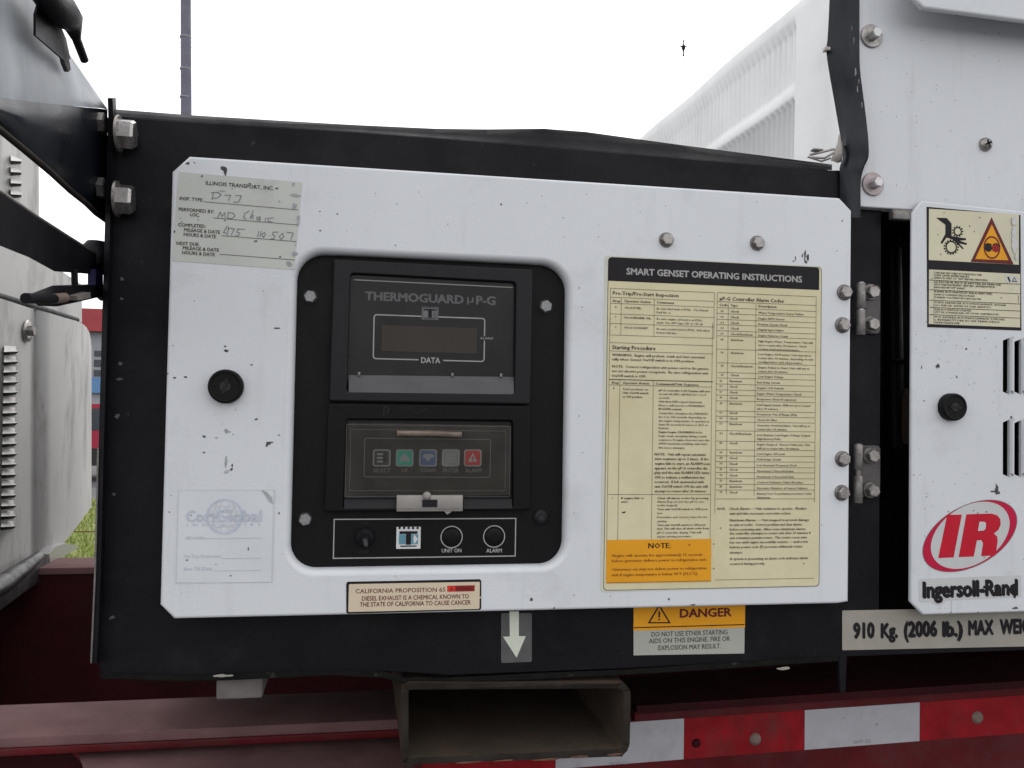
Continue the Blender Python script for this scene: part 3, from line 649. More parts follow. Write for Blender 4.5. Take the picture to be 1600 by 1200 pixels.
p.hl(155, 890, 535, 3, 'ink_ghost'); p.text('GENSET DEPOT SERVICE', 160, 888, 250, 9, 'ink_ghost2')
p.text('Pre Trip Performed', 150, 985, 330, 16, 'ink_ghost'); p.hl(335, 988, 532, 2.5, 'ink_ghost')
p.text('Run Till Date', 150, 1047, 290, 16, 'ink_ghost'); p.hl(295, 1049, 532, 2.5, 'ink_ghost')
p.poly([(532, 650), (560, 660), (582, 685), (590, 718), (572, 708), (552, 675)], 'dirt_smudge', 4)
p.blob(165, 995, 6, 4, 'dirt_mark', 3); p.blob(185, 775, 3, 3, 'dirt_mark', 3); p.blob(380, 1073, 4, 3, 'dirt_mark', 3); p.blob(467, 940, 2.5, 9, 'dirt_mark', 3); p.blob(308, 1017, 4, 2.5, 'dirt_smudge', 3)
s2 = mb.build('depot_sticker', door)
# exhaust warning sticker
mb = sheet([(541, 909), (752, 905), (752, 953), (541, 959)], SY, 'ink_black', rad=.002)
p = Print(mb, SY).zoom(520, 890, 4.444)
p.rect(112, 101, 1018, 273, 'tan', 1, 8)
p.text('CALIFORNIA PROPOSITION 65', 158, 165, 780, 29, 'ink_maroon', bold=.008)
p.text('DIESEL EXHAUST IS A CHEMICAL KNOWN TO', 202, 216, 945, 30, 'ink_maroon', y1=200, bold=.012)
p.text('THE STATE OF CALIFORNIA TO CAUSE CANCER', 187, 258, 958, 30, 'ink_maroon', y1=242, bold=.012)
p.rect(795, 112, 985, 150, 'dark_red', 2); p.rect(797, 114, 850, 150, 'bright_red', 3)
p.poly([(826, 118), (840, 144), (811, 144)], 'dark_red', 4); p.text('WARNING', 858, 143, 972, 20, 'ink_maroon', lay=4)
p.blob(1024, 195, 4, 10, 'tan', 2)
s3 = mb.build('warning_sticker', door)
# operating instructions
mb = sheet([(945, 399), (1284, 416), (1279, 916), (938, 925)], SY, 'cream_rim', rad=.003)
p = Print(mb, SY).zoom(930, 390, 4.444)
p.rect(90, 50, 1556, 2338, 'ink_soft', 1, 28)
p.rect(94, 54, 1552, 2334, 'cream', 2, 26)
a = p.P(92, 52, 3); b = p.P(1555, 275, 3); c_ = p.P(92, 216, 3)
hp_ = rounded([(a.x, c_.z), (b.x, c_.z), (b.x, a.z), (a.x, a.z)], [0, 0, .0028, .0028], 6)
mb.face([(q[0], a.y, q[1]) for q in hp_], 'ink_black')
p.text('SMART GENSET OPERATING INSTRUCTIONS', 216, 171, 1437, 42, 'ink_silver', bold=.035, lay=4)
L_ = 4
def T(st, x0, y, x1, h=13, m='ink_faint', bold=.035): p.text(st, x0, y, x1, h, m, bold=bold, res=1, lay=L_)
def H(x0, y, x1, w=2.7): p.hl(x0, y, x1, w, 'ink_soft', L_)
def Vv(x, y0, y1, w=2.4): p.vl(x, y0, y1, w, 'ink_soft', L_)
for y in (268, 330, 372, 445, 512, 592): H(106, y, 828)
Vv(107, 268, 592); Vv(828, 297, 616); Vv(182, 335, 594); Vv(411, 345, 606)
T('Pre-Trip/Pre-Start Inspection', 122, 312, 580, 24, 'ink_soft', .03)
T('Step', 120, 362, 178, 16, 'ink_soft'); T('Operator Action', 202, 364, 385, 16, 'ink_soft'); T('Comments', 427, 373, 550, 16, 'ink_soft')
T('1', 140, 405, 147); T('2', 138, 472, 146); T('3', 138, 545, 146)
T('Check', 202, 408, 262); T('FUEL.', 266, 412, 325, 14, 'ink_soft'); T('Check', 197, 476, 258); T('ENGINE OIL.', 262, 480, 392, 14, 'ink_soft'); T('Check', 200, 546, 258); T('COOLANT.', 262, 549, 372, 14, 'ink_soft')
T('Be sure fuel tank is FULL.  Use Diesel', 427, 415, 785); T('Fuel No. 2.', 427, 441, 527); T('Be sure engine oil level is at FULL', 427, 486, 745); T('mark. Use API Type CD or CE oil.', 427, 512, 750); T('Be sure coolant level is FULL. Add when', 427, 556, 795); T('below Full line.', 427, 582, 570)
for y in (645, 703, 899): H(102, y, 820)
T('Starting Procedure', 118, 690, 420, 27, 'ink_soft', .035)
for st, x, y, x1 in [('WARNING:  Engine will preheat, crank and start automati-', 117, 738, 768), ('cally when Genset On/Off switch is in ON position.', 115, 768, 690), ('NOTE:  Connect refrigeration unit power cord to the genera-', 117, 818, 793), ('tor set electric power receptacle.  Be sure refrigeration unit', 115, 850, 787), ('On/Off switch is OFF.', 113, 883, 355)]: T(st, x, y, x1, 17, 'ink_soft', .03)
# right table, upper rows
for y in (298, 360, 402): H(848, y, 1535)
for y in (443, 483, 520, 562, 598, 690, 785, 852, 890): H(848, y, 1532)
Vv(848, 298, 933+900); Vv(1535, 330, 933+820); Vv(925, 370, 1700); Vv(1117, 380, 1712)
T('µP-G Controller Alarm Codes', 865, 350, 1310, 24, 'ink_soft', .03); T('Code', 862, 390, 920, 16, 'ink_soft'); T('Type', 940, 394, 990, 16, 'ink_soft'); T('Description', 1135, 400, 1260, 16, 'ink_soft')
def R_(code, ty, tw, y, lines, bx):
    T(code, bx+27, y, bx+47); T(ty, bx+95, y+3, bx+95+tw, 14)
    for i, (st, x1) in enumerate(lines): T(st, bx+288, y+12+i*27, x1, 13.5)
R_('06', 'Check', 60, 432, [('Water Temperature Sensor Failure', 1450)], 845); R_('10', 'Check', 60, 472, [('Engine RPM Sensor', 1318)], 845); R_('11', 'Check', 60, 512, [('Preheat Circuit Check', 1335)], 845)
R_('14', 'Check', 60, 550, [('Digital Input Failure', 1312)], 845); R_('17', 'Check/Shutdown', 155, 590, [('Engine Failed to Crank', 1340)], 845); R_('18', 'Shutdown', 90, 630, [('High Engine Water Temperature. Unit will', 1510), ('try to restart after 20 minutes. Check', 1470), ('coolant level and temperature.', 1420)], 845)
R_('19', 'Shutdown', 90, 720, [('Low Engine Oil Pressure. Unit may try to', 1500), ('restart after 20 minutes, depending on unit', 1515), ('configuration and oil pressure.', 1440)], 845)
R_('20', 'Check/Shutdown', 155, 812, [('Engine Failed to Start. Unit will try to', 1490), ('restart after 20 minutes.', 1340)], 845); R_('25', 'Check', 60, 875, [('Low Engine Voltage', 1308)], 845)
p.zoom(930, 580, 4.444)
for y in (88, 128, 165, 205, 275, 312, 350, 412, 485, 545, 587, 627, 667, 703, 745, 785, 825, 887): H(838, y, 1524)
bx = 836
R_('26', 'Shutdown', 90, 72, [('Run Relay Circuit', 1285)], bx); R_('31', 'Check', 60, 110, [('Engine Oil Switch.', 1315)], bx); R_('37', 'Check', 60, 150, [('Engine Water Temperature Check', 1435)], bx); R_('43', 'Check', 60, 188, [('Response Slow Frequency', 1395)], bx)
R_('44', 'Shutdown', 90, 228, [('Fuel Supply System. Will not try to restart', 1497), ('after 20 minutes.', 1275)], bx); R_('52', 'Check', 60, 293, [('Frequency Out of Range (Hz).', 1405)], bx); R_('54', 'Check', 60, 332, [('Check AC Filter', 1265)], bx)
R_('57', 'Shutdown', 90, 370, [('Generator Overload failure. Unit will try to', 1495), ('restart after 20 minutes.', 1335)], bx); R_('61', 'Check/Shutdown', 155, 437, [('Low Battery, Low Engine Voltage Output', 1495), ('High Battery Volts.', 1293)], bx); R_('63', 'Check', 60, 503, [('Engine Stopped - Reason Unknown. Unit', 1492), ('will try to restart after 20 minutes.', 1420)], bx)
R_('66', 'Shutdown', 90, 568, [('Low Engine Oil Level', 1315)], bx); R_('68', 'Check', 60, 607, [('Field Relay Circuit', 1290)], bx); R_('71', 'Check', 60, 647, [('Low Generator Frequency Check', 1400)], bx); R_('72', 'Check', 60, 687, [('Hourmeter 1 Exceeded Limit', 1378)], bx); R_('73', 'Check', 60, 727, [('Hourmeter 2 Exceeded Limit', 1380)], bx)
R_('75', 'Shutdown', 90, 766, [('Control Software Failed Routine', 1445)], bx); R_('80', 'Shutdown', 90, 806, [('Excessive Number of Sensor Failures', 1475)], bx); R_('95', 'Check', 60, 845, [('Battery Test: Found battery is below 9 volts', 1503), ('Shutdown.', 1220)], bx)
# left lower table
H(100, 58, 815); H(98, 94, 812); H(90, 856, 806)
Vv(103, -380, 1300); Vv(172, 62, 1236); Vv(404, 70, 1230); Vv(815, -335, 1227)
T('Step', 114, 86, 165, 16, 'ink_soft'); T('Operator Action', 190, 88, 375, 16, 'ink_soft'); T('Commands/Unit Sequence', 420, 95, 720, 16, 'ink_soft')
T('1', 125, 125, 132); T('Turn preheat on', 190, 130, 368, 14, 'ink_faint'); T('Unit On/Off switch', 190, 156, 370, 14, 'ink_soft'); T('to ON position.', 190, 183, 330, 14, 'ink_soft')
ys_ = [139, 164, 190, 216, 243, 268, 297, 323, 350, 376, 401, 428, 455, 482, 508, 537]; xe_ = [798, 770, 520, 745, 760, 605, 785, 770, 793, 785, 515, 745, 775, 795, 780, 625]
ls_ = ['µP-G controller LCD Display will turn', 'on and all LEDs will flash for 1 to 2', 'seconds.', 'Unit then LEDs report if present.', 'Flow a self-test for a WARNING', 'BUZZER sounds.', 'Controller energizes the PREHEAT', 'for 1 to 120 seconds depending on', 'the engine temperature. It operates at', 'least 30 seconds if sensor is 32 F or', 'below.', 'Engine begins CRANKING to be', 'begin crank, energizing during a crank', 'sequence. If engine does not start the', '60/20 maximum cranking, unit waits', 'five more attempts.']
for st, y, x1 in zip(ls_, ys_, xe_): T(st, 441, y, x1, 13.5, 'ink_soft' if y in (139, 216, 268, 428) else 'ink_faint')
for st, y, x1 in zip(['NOTE:  Unit will repeat automatic', 'start sequence up to 3 times.  If the', 'engine fails to start, an ALARM icon', 'appears on the µP-G controller dis-', 'play and the unit ALARM LED turns', 'ON to indicate a malfunction has', 'occurred.  If left unattended with', 'unit On/Off switch ON the unit will', 'attempt to restart after 20 minutes.'], [585, 616, 649, 681, 712, 745, 777, 809, 841], [770, 787, 795, 785, 793, 760, 755, 780, 773]): T(st, 413, y, x1, 18, 'ink_soft', .03)
p.zoom(930, 760, 4.444)
T('2', 116, 88, 124); T('If engine fails to', 180, 88, 340, 14, 'ink_soft'); T('start:', 180, 113, 228, 14, 'ink_soft'); p.poly([(185, 178), (212, 172), (208, 185), (188, 186)], 'ink_soft', L_)
for i, (st, y, x1) in enumerate(zip(['Clear all alarm codes by pressing', 'Alarm Key on (on the µP-G con-', 'troller keypad).', 'Turn unit On/Off switch to OFF posi-', 'tion.', 'Determine and correct cause for not', 'starting.', 'Turn unit On/Off switch to ON posi-', 'tion. This will clear all alarm codes from', 'µP-G controller display. Unit will', 'repeat starting procedure.'], [88, 113, 138, 165, 192, 220, 248, 275, 300, 328, 355], [787, 760, 575, 783, 470, 780, 500, 770, 790, 735, 670])): T(st, 430, y, x1, 13.5, 'ink_soft' if i in (0, 3, 7, 8) else 'ink_faint')
a = p.P(80, 372, 5); b = p.P(803, 660, 5); mb.face([(a.x, a.y, b.z), (b.x, a.y, b.z), (b.x, a.y, a.z), (a.x, a.y, a.z)], 'orange')
L_ = 6
T('NOTE:', 368, 430, 525, 36, 'ink_black', .03)
T('•Engine will operate for approximately 15 seconds', 112, 490, 745, 19, 'ink_brown', .03); T('before generator delivers power to refrigeration unit.', 115, 526, 775, 19, 'ink_brown', .03)
T('•Generator set may not deliver power to refrigeration', 112, 586, 772, 19, 'ink_brown', .03); T('unit if engine temperature is below 90°F (32.2°C).', 115, 624, 715, 19, 'ink_brown', .03)
H(82, 669, 803, 3); p.blob(655, 407, 6, 5, 'ink_brown', 7)
L_ = 4
H(832, 650, 1520); T('NOTE:', 848, 163, 905, 15, 'ink_soft')
for st, x0, y, x1 in [('Check Alarms — Unit continues to operate.  Monitor', 932, 163, 1470), ('unit and take necessary corrective action.', 934, 196, 1360), ('Shutdown Alarms — Unit stopped to prevent damage', 932, 243, 1485), ('to unit or reefer.  Correct problem and clear alarms', 934, 275, 1435), ('before restarting unit.  After some shutdown alarms,', 934, 307, 1465), ('the controller attempts to restart unit after 20 minutes if', 934, 335, 1497), ('unit sometimes permits restart.  This restart resets num-', 934, 366, 1475), ('ber-one until engine successfully restarts — until a low', 934, 397, 1478), ('battery power code (P) prevents additional restart', 934, 430, 1440), ('attempts.', 934, 467, 1025), ('A system is presenting an alarm code indicates alarm', 934, 512, 1477), ('occurred during pre-trip.', 934, 546, 1180)]: T(st, x0, y, x1, 17, 'ink_soft', .028)
for x, y in [(823, 400), (823, 570), (1450, 535), (870, 290)]: p.blob(x, y, 5, 5, 'ink_soft', 5)
s4 = mb.build('instruction_sticker', door)
# ================================================================== CONTROL PANEL (behind the cut-out)
YP = .0115
mb = MB(); a = at(440, 385, YP); b = at(900, 905, YP)
mb.plate([(a.x, b.z), (b.x, b.z), (b.x, a.z), (a.x, a.z)], YP, .006, 'black_plastic')
p = Print(mb, YP).zoom(440, 620, 3.478)
p.outline(283, 663, 1272, 868, 6, 'ink_silver', 2)
p.disc(924, 762, 61, 'ink_silver', ri=55.5); p.disc(1155, 759, 61, 'ink_silver', ri=55.5)
p.text('UNIT ON', 870, 846, 977, 20, 'ink_silver', bold=.02); p.text('ALARM', 1112, 846, 1197, 20, 'ink_silver', bold=.02)
p.text('ON', 430, 695, 468, 18, 'ink_dim'); p.text('OFF', 420, 855, 475, 20, 'ink_dim', bold=.01)
def tk_logo(p, x0, y0, x1, y1, cm, lay=3, sides='teal'):
    w_, h_ = x1-x0, y1-y0
    p.rect(x0, y0, x1, y1, cm, lay)
    for i in range(5): p.rect(x0+w_*(.08+i*.19), y0-h_*.0, x0+w_*(.17+i*.19), y0+h_*.10, 'ink_black', lay+1)
    p.rect(x0+w_*.12, y0+h_*.20, x0+w_*.88, y0+h_*.32, 'ink_black', lay+1)
    p.rect(x0+w_*.10, y0+h_*.34, x0+w_*.38, y0+h_*.80, sides, lay+1); p.rect(x0+w_*.60, y0+h_*.34, x0+w_*.90, y0+h_*.80, sides, lay+1)
    p.rect(x0+w_*.40, y0+h_*.20, x0+w_*.60, y0+h_*.82, 'ink_black', lay+2)
    p.rect(x0+w_*.16, y0+h_*.86, x0+w_*.84, y0+h_*.91, 'ink_black', lay+2)
    p.poly([(x0+w_*.74, y0+h_*.34), (x0+w_*.90, y0+h_*.56), (x0+w_*.74, y0+h_*.80), (x0+w_*.70, y0+h_*.56)], cm, lay+3)
tk_logo(p, 625, 707, 754, 825, 'ink_white')
panel = mb.build('control_panel', gen)
for px, py, kind in [(485, 464, 0), (852, 479, 0), (477, 811, 0)]:
    mb = MB(); k = mpp(px, py, YP); c = at(px, py, YP)
    mb.lathe(c, (0, -1, 0), [(11*k, 0), (11*k, .0008)], 'black_recess', 22)
    mb.lathe(c, (0, -1, 0), [(9.8*k, .0008), (9.8*k, .004), (8.6*k, .005)], 'screw_head', hexa=True, spin=px)
    mb.build('bolt', panel)
mb = MB(); c = at(845, 808, YP); k = mpp(845, 808, YP)
mb.lathe(c, (0, -1, 0), [(13*k, 0), (12*k, .002), (7*k, .0032)], 'bezel_plastic', 20); mb.lathe(c+Vector((0, -.0032, 0)), (0, -1, 0), [(4*k, .0), (4*k, .0003)], 'black_recess', 12)
mb.build('bolt', panel)
mb = MB(); c = at(570, 839, YP); k = mpp(570, 839, YP)         # toggle switch with rubber boot
mb.lathe(c, (0, -1, 0), [(16*k, 0), (16*k, .003), (12*k, .005), (7*k, .010), (5*k, .016)], 'bezel_plastic', 8)
mb.lathe(c+Vector((0, -.013, 0)), (0.1, -1, -.35), [(3.4*k, 0), (3.4*k, .009), (2.2*k, .011)], 'shelf_plastic', 12)
mb.build('toggle_switch', panel)
for px, py in [(705.5, 839), (772, 838)]:
    mb = MB(); c = at(px, py, YP); k = mpp(px, py, YP)
    mb.lathe(c, (0, -1, 0), [(14.5*k, -.0001), (14.5*k, .0008), (12*k, .0016), (5*k, .0020)], 'black_plastic', 26); mb.build('indicator_lamp', panel)
# upper bezel with display
YB = .0035
def framepts(q, Y): return ccw([xz(at(x, y, Y)) for x, y in q])
mb = MB()
o4 = rounded(framepts([(514, 627), (829, 632), (833, 420), (521, 404)], YB), .002, 3)
h4 = rounded(framepts([(542, 613), (804, 615), (806, 441), (548, 427)], YB), .003, 4)
mb.plate(o4, YB, .009, 'bezel_plastic', bev=.0016, holes=[h4], roll=.0012, rolld=.0025)
bez = mb.build('display_bezel', panel)
YD = .0095
mb = MB(); wbox(mb, 546, 428, 805, 600, YD, YD+.002, 'display_face')
p = Print(mb, YD).zoom(440, 380, 3.478)
p.poly([(392, 196), (1256, 238), (1256, 243), (392, 201)], 'ink_silver', 2)  # highlight along the display's top edge, painted as a silver line
p.text('THERMOGUARD', 452, 308, 990, 44, 'ink_title', bold=.04); p.text('µ', 1008, 322, 1042, 44, 'ink_title'); p.text('P-G', 1056, 331, 1163, 44, 'ink_title', bold=.04)
p.outline(500, 385, 1103, 646, 6, 'ink_silver', 2, 18)
p.rect(545, 445, 1060, 600, 'lcd', 2)
tk_logo(p, 762, 342, 852, 418, 'ink_title', 3, 'ink_grey')
p.rect(745, 622, 878, 655, 'display_face', 3); p.text('DATA', 758, 650, 862, 30, 'ink_silver', lay=4, bold=.02)
p.rect(1075, 505, 1150, 530, 'display_face', 3); p.text('ALARM', 1078, 522, 1148, 12, 'ink_silver', lay=4)
disp = mb.build('display', panel)
mb = MB(); k = at(548, 588, YD); rows = []
for (yy, Y) in [(586, YD-.0002), (594, YD-.003), (613, YB+.0004)]:
    rows.append([at(545, yy, Y), at(803, yy+3, Y)])
mb.grid(rows[::-1], 'shelf_plastic', False); mb.grid([rows[2], [at(545, 617, YD), at(803, 620, YD)]][::-1], 'bezel_plastic', False)
mb.build('shelf', panel)
for x in (561, 707, 783): mb = MB(); wbox(mb, x-2, 581+(x-561)*.012, x+2, 587+(x-561)*.012, YD-.002, YD, 'steel_dark', .0004); mb.build('display_clip', panel)
# lower keypad housing
mb = MB()
o4 = rounded(framepts([(506, 800), (829, 797), (829, 634), (513, 630)], YB+.001), .002, 3)
h4 = rounded(framepts([(536, 794), (802, 792), (801, 657), (542, 655)], YB+.001), .002, 4)
mb.plate(o4, YB+.001, .008, 'black_plastic', bev=.0014, holes=[h4], roll=.001, rolld=.002)
P_ = Print(mb, YB+.0008).zoom(440, 620, 3.478)
P_.stroke([(555, 105), (556, 60), (575, 52), (585, 70), (570, 90)], 5, 'ink_dim'); P_.stroke([(640, 60), (700, 60), (735, 90), (790, 62)], 3, 'ink_dim')
kh = mb.build('keypad_housing', panel)
YK = .0100
mb = MB(); wbox(mb, 540, 656, 803, 795, YK, YK+.002, 'display_face')
p = Print(mb, YK).zoom(440, 620, 3.478)
p.outline(450, 222, 1135, 440, 5, 'ink_title', 2, 15)
cols = ['button_black', 'button_green', 'button_blue', 'button_grey', 'button_red']
for i, (x, y) in enumerate([(497, 285), (622, 285), (749, 285), (873, 285), (992, 285)]):
    p.rect(x, y, x+94, y+94, 'button_mark', 2, 14); p.rect(x+7, y+7, x+87, y+87, cols[i], 3, 10)
    cx_, cy_ = x+47, y+47
    if i == 0:
        for j in range(3): p.rect(x+22, y+22+j*20, x+72, y+32+j*20, 'button_mark', 4)
        p.rect(x+55, y+22, x+72, y+72, 'ink_black', 5)
    if i == 1: p.poly([(cx_, y+22), (cx_+30, y+52), (cx_+24, y+66), (cx_-24, y+66), (cx_-30, y+52)], 'button_mark', 4)
    if i == 2: p.poly([(cx_-24, y+26), (cx_+24, y+26), (cx_+38, y+40), (cx_+16, y+48), (cx_, y+68), (cx_-16, y+50), (cx_-30, y+42)], 'button_mark', 4)
    if i == 3:
        for j in range(3): p.rect(x+22, y+26+j*18, x+74, y+34+j*18, 'button_mark', 4)
    if i == 4: p.poly([(cx_, y+20), (cx_+26, y+68), (cx_-26, y+68)], 'ink_silver', 4); p.rect(cx_-4, y+38, cx_+4, y+56, 'button_red', 5); p.rect(cx_-4, y+59, cx_+4, y+65, 'button_red', 5)
for st, x0, x1 in [('SELECT', 497, 591), ('UP', 652, 687), ('DOWN', 755, 837), ('ENTER', 877, 963), ('ALARM', 997, 1087)]: p.text(st, x0, 410, x1, 21, 'ink_title', bold=.03)
mb.build('keypad', panel)
mb = MB()
a = at(540, 659, YB-.001); b = at(800, 776, YB-.001)
cpts = [xz(at(x, y, YB-.001)) for x, y in [(539, 778), (796, 774), (798, 665), (544, 660)]]
mb.plate(rounded(ccw(cpts), .002, 3), YB-.001, .0011, 'cover_clear', bev=.0004)
p = Print(mb, YB-.0012).zoom(440, 620, 3.478)
p.outline(352, 148, 1240, 545, 4, 'cover_edge', 1, 6); p.outline(375, 175, 1215, 512, 3, 'cover_edge', 1, 6)
cov = mb.build('keypad_cover', panel)
mb = MB(); a = at(620, 677, YB-.003); b = at(721, 679, YB-.003); r = .0024
mb.tube([a, (a+b)/2+Vector((0, 0, .0004)), b], r, 'amber', 12); mb.build('cover_grip', panel)  # clear grip; amber is the reflection on it, put into its colour
mb = MB()
wbox(mb, 620, 774, 723, 799, YB-.004, YB+.001, 'latch_metal', .0006)
P_ = Print(mb, YB-.0041); P_.rect(660, 781, 683, 792.5, 'ink_black', 1, 1.5); P_.outline(659, 780, 684, 793.5, 1.0, 'ink_grey', 2, 1.5)
P_.hl(621, 795.5, 722, 1.4, 'steel_dark', 1)
c = at(667, 775, YB-.004); k = mpp(667, 775, YB); mb.lathe(c, (0, -1, 0), [(7*k, 0), (6*k, .0015), (3*k, .0025)], 'latch_metal', 14)
P_.poly([(694, 799), (706, 799), (699, 804)], 'latch_metal', 0)
mb.build('cover_latch', panel)
for x0, x1 in ((538, 621), (724, 800)):
    mb = MB()
    mb.grid([[at(x0, 795, YB+.0005), at(x1, 795-.4, YB+.0005)], [at(x0, 780, YK-.003), at(x1, 780, YK-.003)]], 'bezel_plastic', False)
    mb.grid([[at(x0, 780, YK-.003), at(x1, 780, YK-.003)], [at(x0, 776, YK), at(x1, 776, YK)]], 'bezel_plastic', False)
    mb.build('shelf', panel)
# ---- arrow, danger, weight labels on the black frame
YS = YF-.0003
mb = sheet([(783, 958), (831, 958), (831, 1034), (783, 1036)], YS, 'arrow_backing', rad=.0015)
p = Print(mb, YS).zoom(520, 890, 4.444)
p.poly([(1227, 290), (1292, 290), (1292, 462), (1340, 462), (1276, 612), (1182, 466), (1229, 464)], 'arrow_white', 1)
tag(mb.build('arrow_sticker', housing), 'pale down arrow on a dark square')
mb = sheet([(990, 940), (1164, 936), (1163, 1021), (990, 1024)], YS, 'paper_dim')
p = Print(mb, YS).zoom(960, 920, 2.5)
p.rect(76, 40, 510, 151, 'orange', 1); p.hl(76, 152, 508, 4, 'ink_black', 2)
p.poly([(175, 60), (221, 135), (130, 135)], 'ink_black', 2); p.poly([(175, 71), (211, 130), (140, 130)], 'orange', 3); p.rect(172, 88, 178, 112, 'ink_black', 4); p.rect(172, 117, 178, 123, 'ink_black', 4)
p.text('DANGER', 255, 112, 458, 32, 'ink_maroon', bold=.035)
for st, x0, y, x1 in [('DO NOT USE ETHER STARTING', 145, 187, 442), ('AIDS ON THIS ENGINE. FIRE OR', 135, 213, 452), ('EXPLOSION MAY RESULT.', 172, 240, 416)]: p.text(st, x0, y, x1, 18, 'ink_soft', bold=.004)
mb.build('danger_sticker', housing)
mb = sheet([(1316, 954), (1700, 947), (1700, 1008), (1316, 1016)], YS-.0002, 'dull_label', rad=.001)
p = Print(mb, YS-.0002).zoom(960, 920, 2.5)
for st, x0, y, x1, h in [('910', 932, 193, 1017, 62), ('Kg.', 1040, 191, 1108, 58), ('(2006', 1130, 188, 1262, 62), ('lb.)', 1280, 186, 1362, 60), ('MAX', 1382, 180, 1482, 58), ('WEIGHT', 1505, 176, 1690, 58)]: p.text(st, x0, y, x1, h*.92, 'ink_black', bold=.062, y1=y-(x1-x0)*.035)
mb.build('weight_sticker', housing)
# ================================================================== LOUVRED DOOR (right edge)
YL = .002
mb = MB()
rp = [at(1424, 940, YL), at(1442, 961, YL), at(1900, 947, YL), at(1900, 362, YL), at(1441, 313, YL), at(1426, 332, YL)]
XL = at(1424, 640, YL).x
slots = []
for (x0, ya, yb) in [(1567, 529, 617), (1585, 531, 617), (1603, 532, 617), (1621, 533, 617), (1567, 657, 746), (1585, 658, 746), (1603, 659, 746), (1621, 660, 746)]:
    a = at(x0, ya+3, YL); b = at(x0+10.5, yb, YL); slots.append([(a.x, b.z+.003), (b.x, b.z), (b.x, a.z+.003), (a.x, a.z)])
mb.plate([(XL+(q.x-XL)*(0 if q.x < XL+.003 else 1), q.z) for q in rp], YL, .003, 'white_paint_speckled', bev=.0018, holes=slots)
p = Print(mb, YL-.0001)
for x, y, rx, ry in [(1440, 574, 1, 3), (1465, 572, 3, 3), (1495, 589, 1.5, 1.5), (1510, 545, 2, 1.5), (1580, 652, 1.8, 1.8), (1557, 766, 3, 6.5), (1557, 760, 1.2, 6), (1551, 768, 3, 1.3), (1560, 770, 3, 2), (1587, 950, 5, 1.6), (1486, 957, 1.2, 1), (1528, 957, 1.2, 1), (1444, 626, 1, 1), (1428, 742, 1, 1), (1448, 776, 1, .8)]: p.blob(x, y, rx, ry)
for i in range(60): p.blob(random.uniform(1430, 1598), random.uniform(525, 800), random.uniform(.4, 1.1), random.uniform(.4, 1.2), 'dirt_smudge', 1, 6)
ldoor = mb.build('louvred_door', gen)
tag(ldoor, 'white louvred door with red oval emblem at the right edge')
for s_ in slots:
    mb = MB(); x0, z0 = s_[0]; x1, z1 = s_[2]
    mb.grid([[(x1+.0042, YL-.0002, z0-.002), (x1+.0042, YL-.0002, z1+.002)], [(x1+.0022, YL-.0030, z0), (x1+.0022, YL-.0030, z1)], [(x1+.0004, YL-.0034, z0+.001), (x1+.0004, YL-.0034, z1-.001)], [(x1+.0008, YL+.001, z0+.001), (x1+.0008, YL+.001, z1-.001)]][::-1], 'white_paint', True)
    mb.face([(x0-.001, YL+.010, z0-.002), (x1+.001, YL+.010, z0-.002), (x1+.001, YL+.010, z1+.002), (x0-.001, YL+.010, z1+.002)], 'dark_opening')
    mb.build('louvre', ldoor)
keylatch(1484, 636, 21.5, -.08, YL, ldoor)
SL = YL-.0003
mb = sheet([(1448, 323), (1594.5, 336), (1596, 516.5), (1449, 511)], SL, 'ink_black')
p = Print(mb, SL).zoom(1440, 310, 5.714)
p.rect(66, 92, 868, 592, 'cream_pale', 1); p.rect(66, 634, 880, 1152, 'cream_pale', 1)
p.poly([(130, 172), (225, 175), (268, 225), (268, 335), (345, 350), (395, 355), (398, 372), (340, 378), (405, 400), (402, 416), (335, 402), (376, 445), (368, 455), (315, 405), (285, 370), (225, 350), (205, 375), (185, 405), (168, 398), (212, 318), (212, 235), (185, 215)], 'ink_black', 2)
def gear(x, y, r, n, w_):
    p.disc(x, y, r, 'ink_black', 3, ri=r-w_)
    for i in range(n):
        a_ = 2*math.pi*i/n; ca, sa = math.cos(a_), math.sin(a_); t = w_*.55
        p.poly([(x+ca*(r-2)-sa*t, y+sa*(r-2)+ca*t), (x+ca*(r+w_)-sa*t, y+sa*(r+w_)+ca*t), (x+ca*(r+w_)+sa*t, y+sa*(r+w_)-ca*t), (x+ca*(r-2)+sa*t, y+sa*(r-2)-ca*t)], 'ink_black', 3)
p.disc(323, 295, 34, 'cream_pale', 3); p.disc(265, 435, 50, 'cream_pale', 3)
gear(323, 295, 40, 11, 11); gear(265, 435, 56, 15, 12)
p.poly([(625, 168), (822, 588), (438, 566)], 'ink_maroon', 2); p.poly([(627, 232), (776, 553), (478, 541)], 'orange', 3)
p.disc(628, 438, 84, 'ink_maroon', 4, ri=70, ry=102); p.disc(597, 440, 36, 'ink_black', 5); p.disc(662, 442, 38, 'dark_red', 5)
p.stroke([(565, 415), (590, 402), (625, 412)], 9, 'ink_black', 6); p.stroke([(640, 410), (668, 402), (700, 430)], 9, 'ink_black', 6)
for y in (728, 815, 908, 972, 1037): p.hl(70, y, 880, 5, 'ink_black', 2)
p.vl(112, 640, 1125, 2.5, 'ink_faint', 2)
